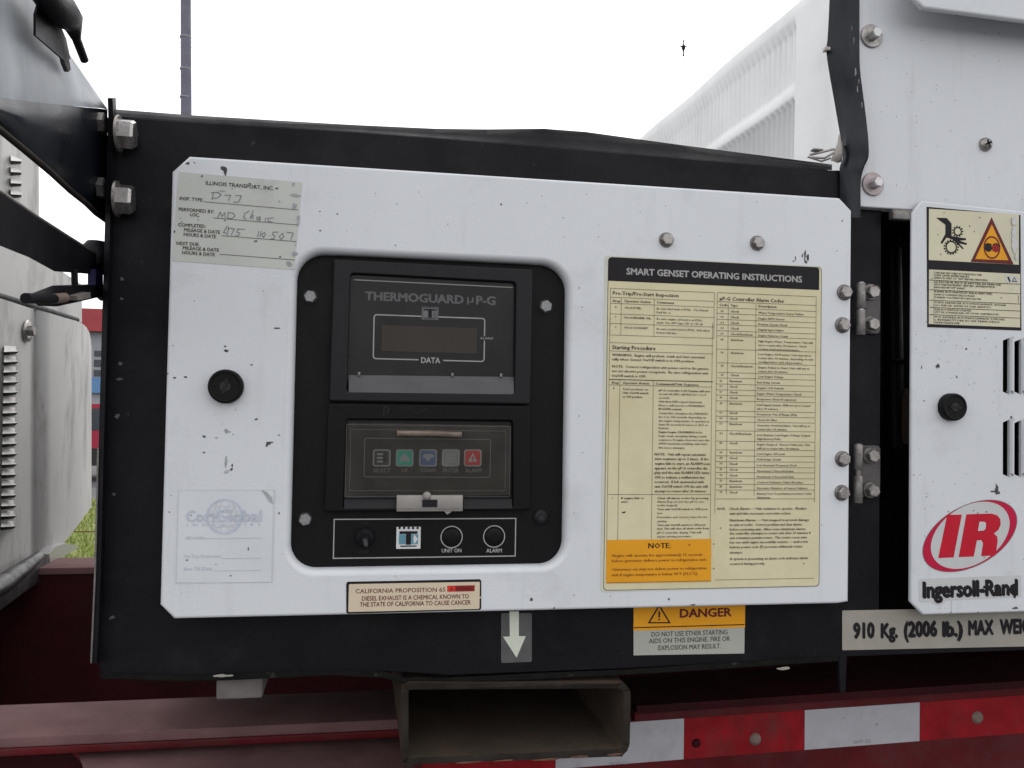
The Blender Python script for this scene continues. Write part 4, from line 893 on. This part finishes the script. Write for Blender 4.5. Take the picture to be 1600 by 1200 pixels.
lines = [('CAN AND MAY START AUTOMATICALLY AND', 540, 670), ('CAN CAUSE SEVERE INJURY.', 430, 692), ('SWITCH UNIT TO "OFF" BEFORE SERVICING.', 595, 716), ('LE MOTEUR PEUT SE METTRE EN MARCHE', 710, 752), ('AUTOMATIQUEMENT. METTRE L INTERRUPTEUR', 655, 775), ('EN POSITION "OFF" AVANT.', 390, 800), ('KANN AUTOMATISCH ANLAUFEN UND', 633, 838), ('KANN ZU SCHWEREN VERLETZUNGEN', 472, 865), ('FUEHREN. VOR WARTUNG ABSCHALTEN.', 535, 890),
         ('PUEDE ARRANCAR AUTOMATICAMENTE. APAGAR', 755, 935), ('LA UNIDAD ANTES DE DAR SERVICIO.', 625, 960), ('KAN AUTOMATISCH STARTEN', 440, 998), ('ZET DE SCHAKELAAR UIT VOOR ONDERHOUD.', 695, 1022), ('PUO AVVIARSI AUTOMATICAMENTE. PORTARE', 745, 1065), ('L INTERRUTTORE SU OFF PRIMA DELLA', 697, 1090), ('MANUTENZIONE.', 345, 1115)]
for st, x1, y in lines: p.text(st, 117, y, x1, 16, 'ink_soft', bold=.035, res=1)
p.rect(750, 690, 868, 755, 'paper', 2); p.poly([(765, 698), (780, 700), (790, 725), (797, 745), (785, 745), (772, 722)], 'ink_black', 3); p.poly([(828, 700), (852, 745), (806, 743)], 'ink_black', 3); p.poly([(828, 712), (843, 738), (815, 737)], 'paper', 4); p.vl(866, 865, 935, 6, 'ink_faint', 2)
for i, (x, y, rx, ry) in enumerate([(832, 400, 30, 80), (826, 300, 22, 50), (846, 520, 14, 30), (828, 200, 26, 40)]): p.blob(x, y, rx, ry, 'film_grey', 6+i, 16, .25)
for x, y in [(200, 130), (147, 322), (170, 500), (470, 295), (712, 887), (430, 245), (520, 170), (95, 712)]: p.blob(x, y, 6, 6, 'ink_faint', 3)
mb.build('hazard_sticker', ldoor)
# red oval emblem
mb = MB(); p = Print(mb, YL).zoom(1400, 740, 5)
def ell(cx_, cy_, a_, b_, th, lay, m_, n=56):
    pts_ = []
    for i in range(n):
        t = 2*math.pi*i/n; ex = a_*math.cos(t); ey = b_*math.sin(t)
        pts_.append((cx_+ex*math.cos(th)-ey*math.sin(th), cy_-(ex*math.sin(th)+ey*math.cos(th))))
    p.poly(pts_, m_, lay)
ell(577, 487, 403, 236, math.radians(28.8), 1, 'ink_grey'); ell(577, 487, 398, 231, math.radians(28.8), 2, 'logo_red_pink')
ell(580, 482, 337, 224, math.radians(33), 3, 'film_grey')
p.poly([(400, 322), (515, 320), (450, 655), (330, 660)], 'logo_red', 4)
p.poly([(550, 318), (745, 312), (790, 325), (815, 355), (818, 400), (800, 440), (765, 468), (790, 490), (795, 525), (778, 640), (665, 645), (680, 545), (668, 520), (632, 522), (608, 648), (490, 652)], 'logo_red', 4)
p.poly([(652, 376), (690, 376), (704, 388), (700, 432), (685, 445), (640, 448)], 'film_grey', 5)
for x, y in [(608, 288), (708, 297), (640, 308), (690, 655), (412, 295)]: p.blob(x, y, 6, 5, 'dirt_mark', 5)
mb.build('emblem', ldoor)
mb = MB(); q = [(180, 830), (195, 822), (965, 793), (978, 800), (978, 958), (965, 965), (395, 990), (370, 1018), (335, 1028), (300, 1018), (275, 1000), (200, 1003), (184, 990)]
q = [(1400+x/5, 740+y/5) for x, y in q]
mb.plate(ccw([xz(at(x, y, YL-.0003)) for x, y in q]), YL-.0003, .0002, 'film_grey')
p = Print(mb, YL-.0003).zoom(1400, 740, 5); 
p.text('Ingersoll-Rand', 207, 970, 955, 118, 'ink_black', y1=945, bold=.062)
for x, y, rx, ry in [(442, 935, 14, 34), (618, 930, 12, 30), (690, 890, 12, 12), (790, 915, 20, 32), (925, 920, 18, 42)]: p.blob(x, y, rx, ry, 'ink_black', 3)
p.vl(435, 985, 1080, 3, 'dirt_smudge', 1)
mb.build('name_plate', ldoor)
# bits inside the dark opening
mb = MB(); mb.tube([at(1392, 300, .12), at(1394, 420, .12), at(1396, 560, .12), at(1398, 700, .12)], .010, 'black_plastic', 10)
mb.lathe(at(1420, 650, .12), (0, 0, 1), [(.016, -.03), (.018, -.02), (.018, .02), (.010, .03)], 'pocket_steel', 16)
wbox(mb, 1393, 376, 1440, 384, .10, .14, 'frame_grime', .001); wbox(mb, 1396, 560, 1440, 565, .10, .14, 'frame_grime', .001)
mb.build('hose', gen)
# ================================================================== FORK POCKET
mb = MB(); YPK = .012
o_ = rounded(ccw([xz(at(x, y, YPK)) for x, y in [(628, 1196), (983, 1180), (986, 1066), (628, 1068)]]), [.006, .010, .012, .006], 5)
i_ = inset(o_, .0056)
def ring(pts_, y): return [(q[0], y, q[1]) for q in pts_]
jag = [(q[0], YPK+random.uniform(-.0015, .0015), q[1]+random.uniform(-.0010, .0010)) for q in o_]
mb.grid([ring(o_, .60), ring(o_, YPK+.004), jag], 'pocket_steel', True, True)
mb.grid([jag, ring(i_, YPK+.001)], 'frame_grime', False, True)
mb.grid([ring(i_, YPK+.001), ring(i_, .60)], 'pocket_steel', True, True)
mb.face(ring(i_, .597), 'dark_opening')
P_ = Print(mb, YPK-.002)
for x, y, rx, ry in [(730, 1191, 20, 2), (790, 1188, 16, 1.6), (860, 1186, 30, 1.5), (905, 1183, 14, 2), (960, 1179, 10, 2)]: P_.blob(x, y, rx, ry, 'rust', 0, 9)
mb.build('fork_pocket', gen)
# pads under the frame
mb = MB(); wbox(mb, 338, 1062, 410, 1091, .035, .20, 'pad_grey', .002); mb.build('mounting_pad', gen)
# ================================================================== LEFT BRACKET, RAIL (sheet metal reaching towards the viewer, plane x = XB)
XB = -.2145
def xb(px, py, d=0.0): return atx(px, py, XB+d)
mb = MB()
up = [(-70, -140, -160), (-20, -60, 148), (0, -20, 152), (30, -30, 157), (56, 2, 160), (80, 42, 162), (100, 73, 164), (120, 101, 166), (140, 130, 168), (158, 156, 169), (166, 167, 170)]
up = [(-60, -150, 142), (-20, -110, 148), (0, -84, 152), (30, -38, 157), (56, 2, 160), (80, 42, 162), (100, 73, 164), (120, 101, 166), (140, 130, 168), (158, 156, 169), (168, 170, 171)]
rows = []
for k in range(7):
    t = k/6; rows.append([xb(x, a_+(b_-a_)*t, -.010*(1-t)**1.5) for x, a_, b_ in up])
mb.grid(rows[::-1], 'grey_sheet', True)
lo_ = [(-60, 142, 158), (0, 152, 203), (40, 158, 236), (80, 162, 270), (110, 165, 298), (135, 168, 318), (150, 169, 333), (168, 171, 346)]
rows = []
for k in range(7):
    t = k/6; rows.append([xb(x, a_+(b_-a_)*t, .0025*math.sin(t*3.0)-.004*t*t) for x, a_, b_ in lo_])
mb.grid(rows[::-1], 'black_gloss', True)
mb.tube([xb(x, b_, .000) for x, a_, b_ in lo_], .0022, 'frame_grime', 8)
brk = mb.build('mounting_bracket', gen)
mb = MB(); c = xb(154, 193); hexbolt(mb, c, (1, 0, 0), .009, .006, 'steel_dark'); mb.build('bolt_reflection', brk)  # this and the next stand in for bolt reflections in the glossy plate
mb = MB(); c = xb(154, 294); hexbolt(mb, c, (1, 0, 0), .009, .006, 'steel_dark'); mb.build('bolt_reflection', brk)
mb = MB()      # black clamp with hooked lever at the top left
q = [(56, 8), (62, -10), (80, 14), (100, 60), (107, 92), (97, 94), (60, 62), (52, 55), (52, 22)]
mb.slab([xb(x, y, .004) for x, y in q], (.0015, 0, 0), 'black_paint')
mb.tube([xb(60, -24, .012), xb(72, -8, .012), xb(84, 8, .012), xb(97, 18, .012), xb(108, 28, .012), (xb(114, 42, .012)), xb(119, 60, .012), xb(132, 94, .012)], [.0085, .009, .010, .011, .009, .006, .0032, .003], 'black_paint', 10)
mb.tube([xb(88, 6, .012), xb(104, 10, .012), xb(117, 26, .012), xb(119, 54, .012)], .0035, 'black_paint', 8)
mb.build('clamp_hook', gen)
mb = MB(); P0 = []
q = [(124, 72), (128, 88), (131, 104), (127, 108), (122, 96), (118, 80)]
mb.slab([xb(x-27, y+4, -.001) for x, y in q], (.003, 0, 0), 'dirt_mark'); mb.build('scrape', brk)
mb = MB()
tp = [(-60, 262), (0, 298), (60, 339), (110, 371), (165, 405)]; bt = [(-60, 390), (0, 384), (45, 402), (85, 424), (165, 430)]
rows = [[xb(x, y, -.018) for x, y in tp], [xb(x, y+3) for x, y in tp], [xb(x, y, -.002) for x, y in bt], [xb(x, y, -.03) for x, y in bt]]
mb.grid(rows[::-1], 'black_paint', False)
mb.tube([xb(x, y+1, -.001) for x, y in tp], .0012, 'steel', 6)
rail = mb.build('side_rail', gen)
mb = MB()
mb.lathe(xb(150, 392, -.004), (0, 0, 1), [(.012, -.012), (.014, -.004), (.012, .002), (.007, .008)], 'black_paint', 16)
mb.build('rubber_mount', rail)
mb = MB()
mb.slab([xb(x, y, -.01) for x, y in [(82, 446), (140, 444), (156, 456), (157, 470), (150, 464), (128, 464), (100, 470), (60, 478), (40, 462)]], (.012, 0, 0), 'black_paint')
mb.slab([xb(x, y, -.004) for x, y in [(137, 420), (149, 420), (149, 448), (137, 448)]], (.006, 0, 0), 'blue_black')
mb.tube([xb(40, 466, .004), xb(84, 467, .004)], .0035, 'black_paint', 12); mb.tube([xb(84, 467, .004), xb(101, 465, .004)], .0036, 'brown_bolt', 12)
mb.slab([xb(x, y, .003) for x, y in [(106, 462), (128, 456), (129, 465), (108, 469)]], (.006, 0, 0), 'latch_metal')
mb.tube([xb(116, 420, -.002), xb(117, 446, -.002)], .0025, 'black_paint', 8)
mb.build('rail_bracket', rail)
# ================================================================== RED CHASSIS
ch = empty('trailer_chassis', (0.1, .5, 0), 'dark red trailer chassis with white and red reflective tape under the generator', 'trailer chassis')
ZB = CAMZ-.31
YR = .134
mb = MB()      # near beam: dusty top flange, red web
mb.box((-1.6, YR, ZB-.010), (at(668, 1140, YR+.03).x, YR+.092, ZB), 'red_dusty', .0015)
mb.box((-1.6, YR+.0005, ZB-.018), (at(668, 1140, YR+.03).x, YR+.012, ZB-.0102), 'red_paint', .0015)
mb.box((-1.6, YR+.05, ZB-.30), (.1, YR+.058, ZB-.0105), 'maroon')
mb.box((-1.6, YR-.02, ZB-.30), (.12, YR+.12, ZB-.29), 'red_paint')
mb.build('left_beam', ch)
mb = MB(); g = [at(96, 1160, YR+.02), at(130, 1160, YR+.02), at(300, 1300, YR+.02), at(240, 1310, YR+.02)]
mb.slab(g, (0, .01, 0), 'red_paint')
zz = at(300, 1178, YR-.01).z
mb.face([at(118, 1166, YR+.03), at(640, 1150, YR+.03), (at(640, 1150, YR+.03).x, YR-.06, zz-.01), (at(160, 1215, YR-.03).x, YR-.06, zz-.01)][::-1], 'red_dusty')
mb.build('gusset', ch)
# right outer rail with tape
YT = .120
def tz(px, py): return at(px, py, YT)
mb = MB(); xa = at(633, 1100, YT).x
ztop = tz(985, 1106).z; 
rot = [(600, 1144), (985, 1137), (1257, 1112), (1437, 1097), (1700, 1076)]
t0 = tz(870, 1136); t1 = tz(1600, 1086)
zl = lambda x: t0.z + (t1.z-t0.z)*(x-t0.x)/(t1.x-t0.x)
xe = 1.8
xm = at(992, 1130, YT).x
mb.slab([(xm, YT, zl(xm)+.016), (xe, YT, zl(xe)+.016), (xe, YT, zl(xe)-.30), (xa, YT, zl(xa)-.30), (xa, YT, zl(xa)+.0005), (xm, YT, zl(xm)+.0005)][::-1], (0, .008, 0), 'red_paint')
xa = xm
mb.slab([(xa, YT-.006, zl(xa)+.010), (xe, YT-.006, zl(xe)+.010), (xe, YT-.006, zl(xe)+.018), (xa, YT-.006, zl(xa)+.018)], (0, .09, 0), 'maroon')  # top flange coloured dark for the shade under the generator
rail2 = mb.build('right_beam', ch)
mb = MB()
H_ = .0415
def seg(x0, x1, m_): 
    mb.slab([(x0, YT-.0002, zl(x0)-H_), (x1, YT-.0002, zl(x1)-H_), (x1, YT-.0002, zl(x1)), (x0, YT-.0002, zl(x0))], (0, -.0003, 0), m_)
xs = [at(868, 1196, YT).x, at(1069, 1140, YT).x, at(1257, 1140, YT).x, at(1437, 1130, YT).x, at(1650, 1110, YT).x]
seg(at(660, 1150, YT).x, xs[0]-.0004, 'tape_red'); seg(xs[0], xs[1]-.0004, 'tape_white'); seg(xs[1], xs[2]-.0004, 'tape_red'); seg(xs[2], xs[3]-.0004, 'tape_white'); seg(xs[3], xs[4], 'tape_red')
p = Print(mb, YT-.0005)
p.text('DOT-C2', 952, 1196, 982, 4.5, 'ink_grey', y1=1194); p.text('DOT-C2', 1334, 1162, 1360, 4.5, 'ink_grey', y1=1160)
p.blob(1318, 1122, 1, 1, 'dirt_mark', 0)
mb.build('reflective_tape', rail2)
for px, py, r in [(1180, 1155, 10), (1527, 1121, 10), (1088, 1161, 7)]:
    mb = MB(); k = mpp(px, py, YT); c = at(px, py, YT-.0005)
    mb.lathe(c, (0, -1, 0), [(r*k, 0), (r*.9*k, .0016), (r*.5*k, .003)], 'brown_bolt' if r > 8 else 'maroon', 18); mb.build('rivet', rail2)
mb = MB(); YQ = .985
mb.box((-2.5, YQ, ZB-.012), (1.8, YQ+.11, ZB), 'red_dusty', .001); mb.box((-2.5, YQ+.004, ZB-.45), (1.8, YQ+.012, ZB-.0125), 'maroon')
mb.build('far_beam', ch)
for x in (-1.3, 1.3):
    mb = MB(); mb.box((x, YR+.06, ZB-.22), (x+.08, YQ+.003, ZB-.03), 'maroon'); mb.build('cross_member', ch)
mb = MB()
for sx in (1.6,):
    mb.lathe((1.9, .3, .5), (0, 1, 0), [(.3, -.0), (.5, .01), (.5, .25), (.3, .26)], 'tyre', 32)
mb.build('wheel', ch)
mb = MB(); mb.box((-1.55, .45, 0), (-1.43, .6, ZB-.23), 'steel_dark'); mb.box((-1.6, .4, 0.0), (-1.38, .65, .02), 'steel_dark'); mb.build('landing_leg', ch)
# ================================================================== WHITE UNIT ON THE LEFT (behind the rail)
XU = -.60
unit = empty('refrigeration_unit', (-.95, 1.0, .9), 'dusty white louvred machine with rounded front corner at the left edge', 'machine')
def xu(px, py, d=0.0): return atx(px, py, XU+d)
mb = MB()
colsU = [(-60, 452, 985, 0), (0, 466, 927, 0), (25, 474, 910, 0), (46, 481, 897, 0), (55, 483, 890, .0), (58, 484, 888, .006), (80, 490, 868, .014), (100, 496, 848, .014), (118, 501, 826, .008), (128, 505, 812, .0), (135, 511, 802, -.014), (140, 520, 796, -.030), (142, 532, 793, -.05), (143, 545, 792, -.09), (142, 560, 790, -.16)]
rows = []
for k in range(14):
    t = k/13; rows.append([xu(x, a_+(b_-a_)*t, d) for x, a_, b_, d in colsU])
mb.grid(rows[::-1], 'white_dusty', True)
top = rows[0]; mb.grid([[Vector((p_.x-.25, p_.y, p_.z+.01)) for p_ in top], top][::-1], 'white_dusty', True)
bot = rows[-1]; mb.grid([bot, [Vector((p_.x-.3, p_.y, p_.z-.02)) for p_ in bot]][::-1], 'white_dusty', True)
body = mb.build('cover', unit)
mb = MB(); q = [(-60, 150), (20, 214), (60, 258), (60, 332), (165, 405), (165, 470), (118, 499), (60, 482), (0, 464), (-60, 450)]
q = [(-60, 150), (17, 212), (61, 256), (61, 332), (61, 400), (128, 445), (128, 504), (60, 482), (0, 464), (-60, 450)]
mb.slab([xu(x, y, -.02) for x, y in q][::-1], (-.3, 0, 0), 'white_dusty')
mb.tube([xu(x, y, -.012) for x, y in [(-60, 450), (0, 463), (60, 481), (120, 500)]], .006, 'black_plastic', 8)
mb.build('upper_casing', unit)
for k in range(5):
    mb = MB(); yy = 243+k*17.5
    mb.grid([[xu(17, yy, -.018), xu(34, yy+6, -.018)], [xu(17, yy+8, -.002), xu(34, yy+9, -.008)]][::-1], 'white_dusty', True)
    mb.face([xu(17, yy+1, -.0175), xu(17, yy+14, -.0175), xu(33, yy+13, -.0175), xu(34, yy+8, -.0175)], 'dark_opening'); mb.build('louvre', unit)
for k in range(18):
    t = k/17; yy = 547+k*15.9+t*t*3; x0 = 6-5*t; x1 = 28-4*t
    mb = MB()
    mb.grid([[xu(x0, yy-7, .0015), xu(x1-3, yy-6, .0015)], [xu(x0+1, yy-1, .010), xu(x1-3, yy, .010)], [xu(x0, yy+3, .017), xu(x1+2, yy+2, .015)]][::-1], 'white_dusty', True)
    mb.face([xu(x0, yy+2, .002), xu(x0, yy+8.5, .002), xu(x1-3, yy+6, .002), xu(x1+2, yy+2, .002)], 'dark_opening')
    mb.build('louvre', unit)
mb = MB(); c = xu(43, 517, .004); mb.lathe(c, (1, 0, 0), [(.020, 0), (.020, .002), (.012, .003)], 'steel', 20); hexbolt(mb, c, (1, 0, 0), .010, .012, 'steel_dark'); mb.build('bolt', unit)
mb = MB()
mb.slab([xu(x, y, .0) for x, y in [(50, 866), (62, 854), (78, 849), (101, 854), (92, 860), (70, 872), (52, 880)]], (.03, 0, 0), 'steel_bright')
mb.slab([xu(x, y, .0) for x, y in [(0, 905), (50, 866), (52, 880), (66, 882), (40, 905), (0, 932), (-60, 975), (-60, 955)]], (.03, 0, 0), 'exhaust')
mb.tube([xu(-60, 950, .02), xu(0, 915, .02), xu(30, 893, .02), xu(60, 870, .02)], [.018, .017, .015, .010], 'exhaust', 12)
mb.build('exhaust_guard', unit)
mb = MB(); mb.box((-1.5, .5, .45), (-.72, 1.25, CAMZ+.4), 'white_dusty'); mb.box((-1.4, .6, 0), (-1.2, 1.2, .45), 'steel_dark'); mb.build('back_body', unit)
# ================================================================== BACKGROUND
def structure(mb, name): o = mb.build(name); o['kind'] = 'structure'; return o
mb = MB(); mb.face([(-400, -200, 0), (400, -200, 0), (400, 900, 0), (-400, 900, 0)], 'asphalt'); structure(mb, 'ground')
mb = MB(); mb.face([(-60, 7.3, .004), (60, 7.3, .004), (60, 13.3, .004), (-60, 13.3, .004)], 'grass'); structure(mb, 'lawn')
mb = MB()
for i in range(9000):
    x = random.uniform(-4.8, -1.6); y = random.uniform(7.4, 13.2); h = random.uniform(.03, .10); a_ = random.uniform(0, 6.28); w2 = .006; dx, dy = math.cos(a_)*w2, math.sin(a_)*w2; lx, ly = random.uniform(-.04, .04), random.uniform(-.04, .04)
    mb.face([(x-dx, y-dy, .004), (x+dx, y+dy, .004), (x+lx, y+ly, h)], 'grass_blade')
tag(mb.build('grass'), 'short yellow green grass beyond the chassis', 'grass', kind='stuff')
fence = empty('wire_fence', (-2.5, 9.0, 0), 'thin rusty wire fence standing in the yellow green grass', 'fence')
for x in (-3.1, -2.42, -1.75, -1.0):
    mb = MB(); mb.lathe((x, 9.0, 0), (0, 0, 1), [(.012, 0), (.012, .58)], 'rust', 8); mb.build('post', fence)
for z in (.12, .56):
    mb = MB(); mb.tube([(-5, 9.0, z), (-1, 9.0, z)], .006, 'wire' if z > .3 else 'rust', 6); mb.build('rail_wire', fence)
# red car on the yard
def bp_(px, py, Y): return at(px, py, Y)
Yc = 17.0; cx_ = at(152, 700, Yc).x
car = empty('parked_car', (cx_, Yc, 0), 'red parked car seen in the gap left of the black frame', 'car')
mb = MB(); prof_ = [(-2.1, .35), (-2.15, .75), (-1.5, .88), (-.9, 1.38), (.7, 1.45), (1.5, .98), (2.1, .90), (2.15, .38)]
mb.slab([(cx_+x, Yc-.85, z) for x, z in prof_], (0, 1.7, 0), 'red_car'); mb.build('body', car)
for x in (-.1,):
    mb = MB(); mb.slab([(cx_+a_, Yc-.86, z) for a_, z in [(-1.2, .92), (-.8, 1.30), (-.12, 1.34), (-.12, .94)]], (0, .012, 0), 'window_dark'); mb.build('window', car)
    mb = MB(); mb.slab([(cx_+a_, Yc-.86, z) for a_, z in [(-.04, .94), (-.04, 1.34), (.65, 1.36), (1.3, .98)]], (0, .012, 0), 'window_dark'); mb.build('window', car)
for x in (-1.3, 1.3, .1):
    if x == .1: continue
    for yy in (Yc-.9, Yc+.66):
        mb = MB(); mb.lathe((cx_+x, yy+.24, .34), (0, -1, 0), [(.2, 0), (.34, .01), (.34, .22), (.2, .24)], 'tyre', 24); mb.lathe((cx_+x, yy-.001, .34), (0, -1, 0), [(.19, 0), (.16, .01)], 'steel', 16); mb.build('wheel', car)
mb = MB(); mb.box((cx_-2.2, Yc-.86, .30), (cx_+2.2, Yc-.852, .62), 'tyre'); mb.build('sill_trim', car)
Yb_ = 42.0; bx0 = at(60, 600, Yb_).x-6; bx1 = at(152, 600, Yb_).x+7
bld = empty('warehouse', ((bx0+bx1)/2, Yb_, 0), 'low grey warehouse with red roof band behind the red car', 'building')
zr1 = at(152, 519, Yb_).z; zr2 = at(152, 484, Yb_).z
mb = MB(); mb.box((bx0, Yb_, 0), (bx1, Yb_+12, zr1), 'wall_grey'); mb.build('wall', bld)
mb = MB(); mb.box((bx0-.4, Yb_-.5, zr1+.01), (bx1+.4, Yb_+12.4, zr2), 'roof_red'); mb.build('roof', bld)
for k in range(9):
    for ya, yb in ((548, 557), (562, 573), (578, 588)):
        x = at(146, 600, Yb_).x+(k-5)*.75
        mb = MB(); mb.box((x, Yb_-.03, at(152, yb, Yb_).z), (x+.5, Yb_-.004, at(152, ya, Yb_).z), 'window_dark'); mb.build('window', bld)
mb = MB(); mb.box((at(138, 600, Yb_).x, Yb_-.25, at(152, 614, Yb_).z), (at(175, 600, Yb_).x, Yb_-.06, at(152, 590, Yb_).z), 'blue_paint'); mb.build('awning', bld)
# utility pole, overhead wires
Yp = 24.0; a = at(291, 220, Yp); b = at(290, -60, Yp)
pole = empty('utility_pole', (a.x, Yp, 0), 'grey utility pole rising into the white sky behind the black frame', 'pole')
mb = MB(); mb.tube([(a.x, Yp, 0), (a.x, Yp, a.z), (b.x, Yp, b.z), (b.x, Yp, b.z+2.5)], [.16, .145, .132, .12], 'pole', 20); mb.build('shaft', pole)
for py in (58, 108, 152):
    mb = MB(); c = at(290, py, Yp); mb.lathe((c.x, Yp, c.z), (0, 0, 1), [(.150, -.02), (.150, .02)], 'wire', 20); mb.build('band', pole)
Yw = 34.0
wl = empty('overhead_line', at(1068, 75, Yw), 'thin overhead wires with a small dark insulator in the white sky', 'power line')
for dy in (0, 7, 15):
    mb = MB(); pts_ = []
    for i in range(13):
        px = -200+i*190; pts_.append(at(px, 62+dy+ (px-900)*.012 + ((px-900)/700)**2*6, Yw+dy*.05))
    mb.tube(pts_, .010, 'line_wire', 5); mb.build('wire', wl)
mb = MB(); c = at(1068, 75, Yw); k = mpp(1068, 75, Yw)
mb.lathe(c-Vector((0, 0, 13*k)), (0, 0, 1), [(1*k, 0), (1.6*k, 2*k), (.7*k, 4*k), (1.2*k, 9*k), (2.8*k, 12*k), (2.8*k, 16*k), (1.2*k, 18*k), (.6*k, 21*k), (1.1*k, 24*k), (.5*k, 26*k)], 'black_paint', 10)
mb.tube([at(1063, 73, Yw), at(1073, 72, Yw)], .9*k, 'black_paint', 6); mb.build('insulator', wl)

# ------------------------------------------------------------------ what sets the printed parts apart
for n_, l_ in {'inspection_sticker': 'grey paper inspection sticker with handwriting', 'depot_sticker': 'faint clear sticker with pale blue globe', 'warning_sticker': 'small tan warning sticker with black border',
               'instruction_sticker': 'tall cream instruction sheet with orange note box', 'danger_sticker': 'orange and white danger sticker', 'weight_sticker': 'long dull label with bold weight lettering',
               'hazard_sticker': 'cream hazard sticker with hand, gears and orange triangle', 'emblem': 'tilted red oval emblem', 'name_plate': 'grey strip with bold black lettering'}.items():
    bpy.data.objects[n_]['label'] = l_
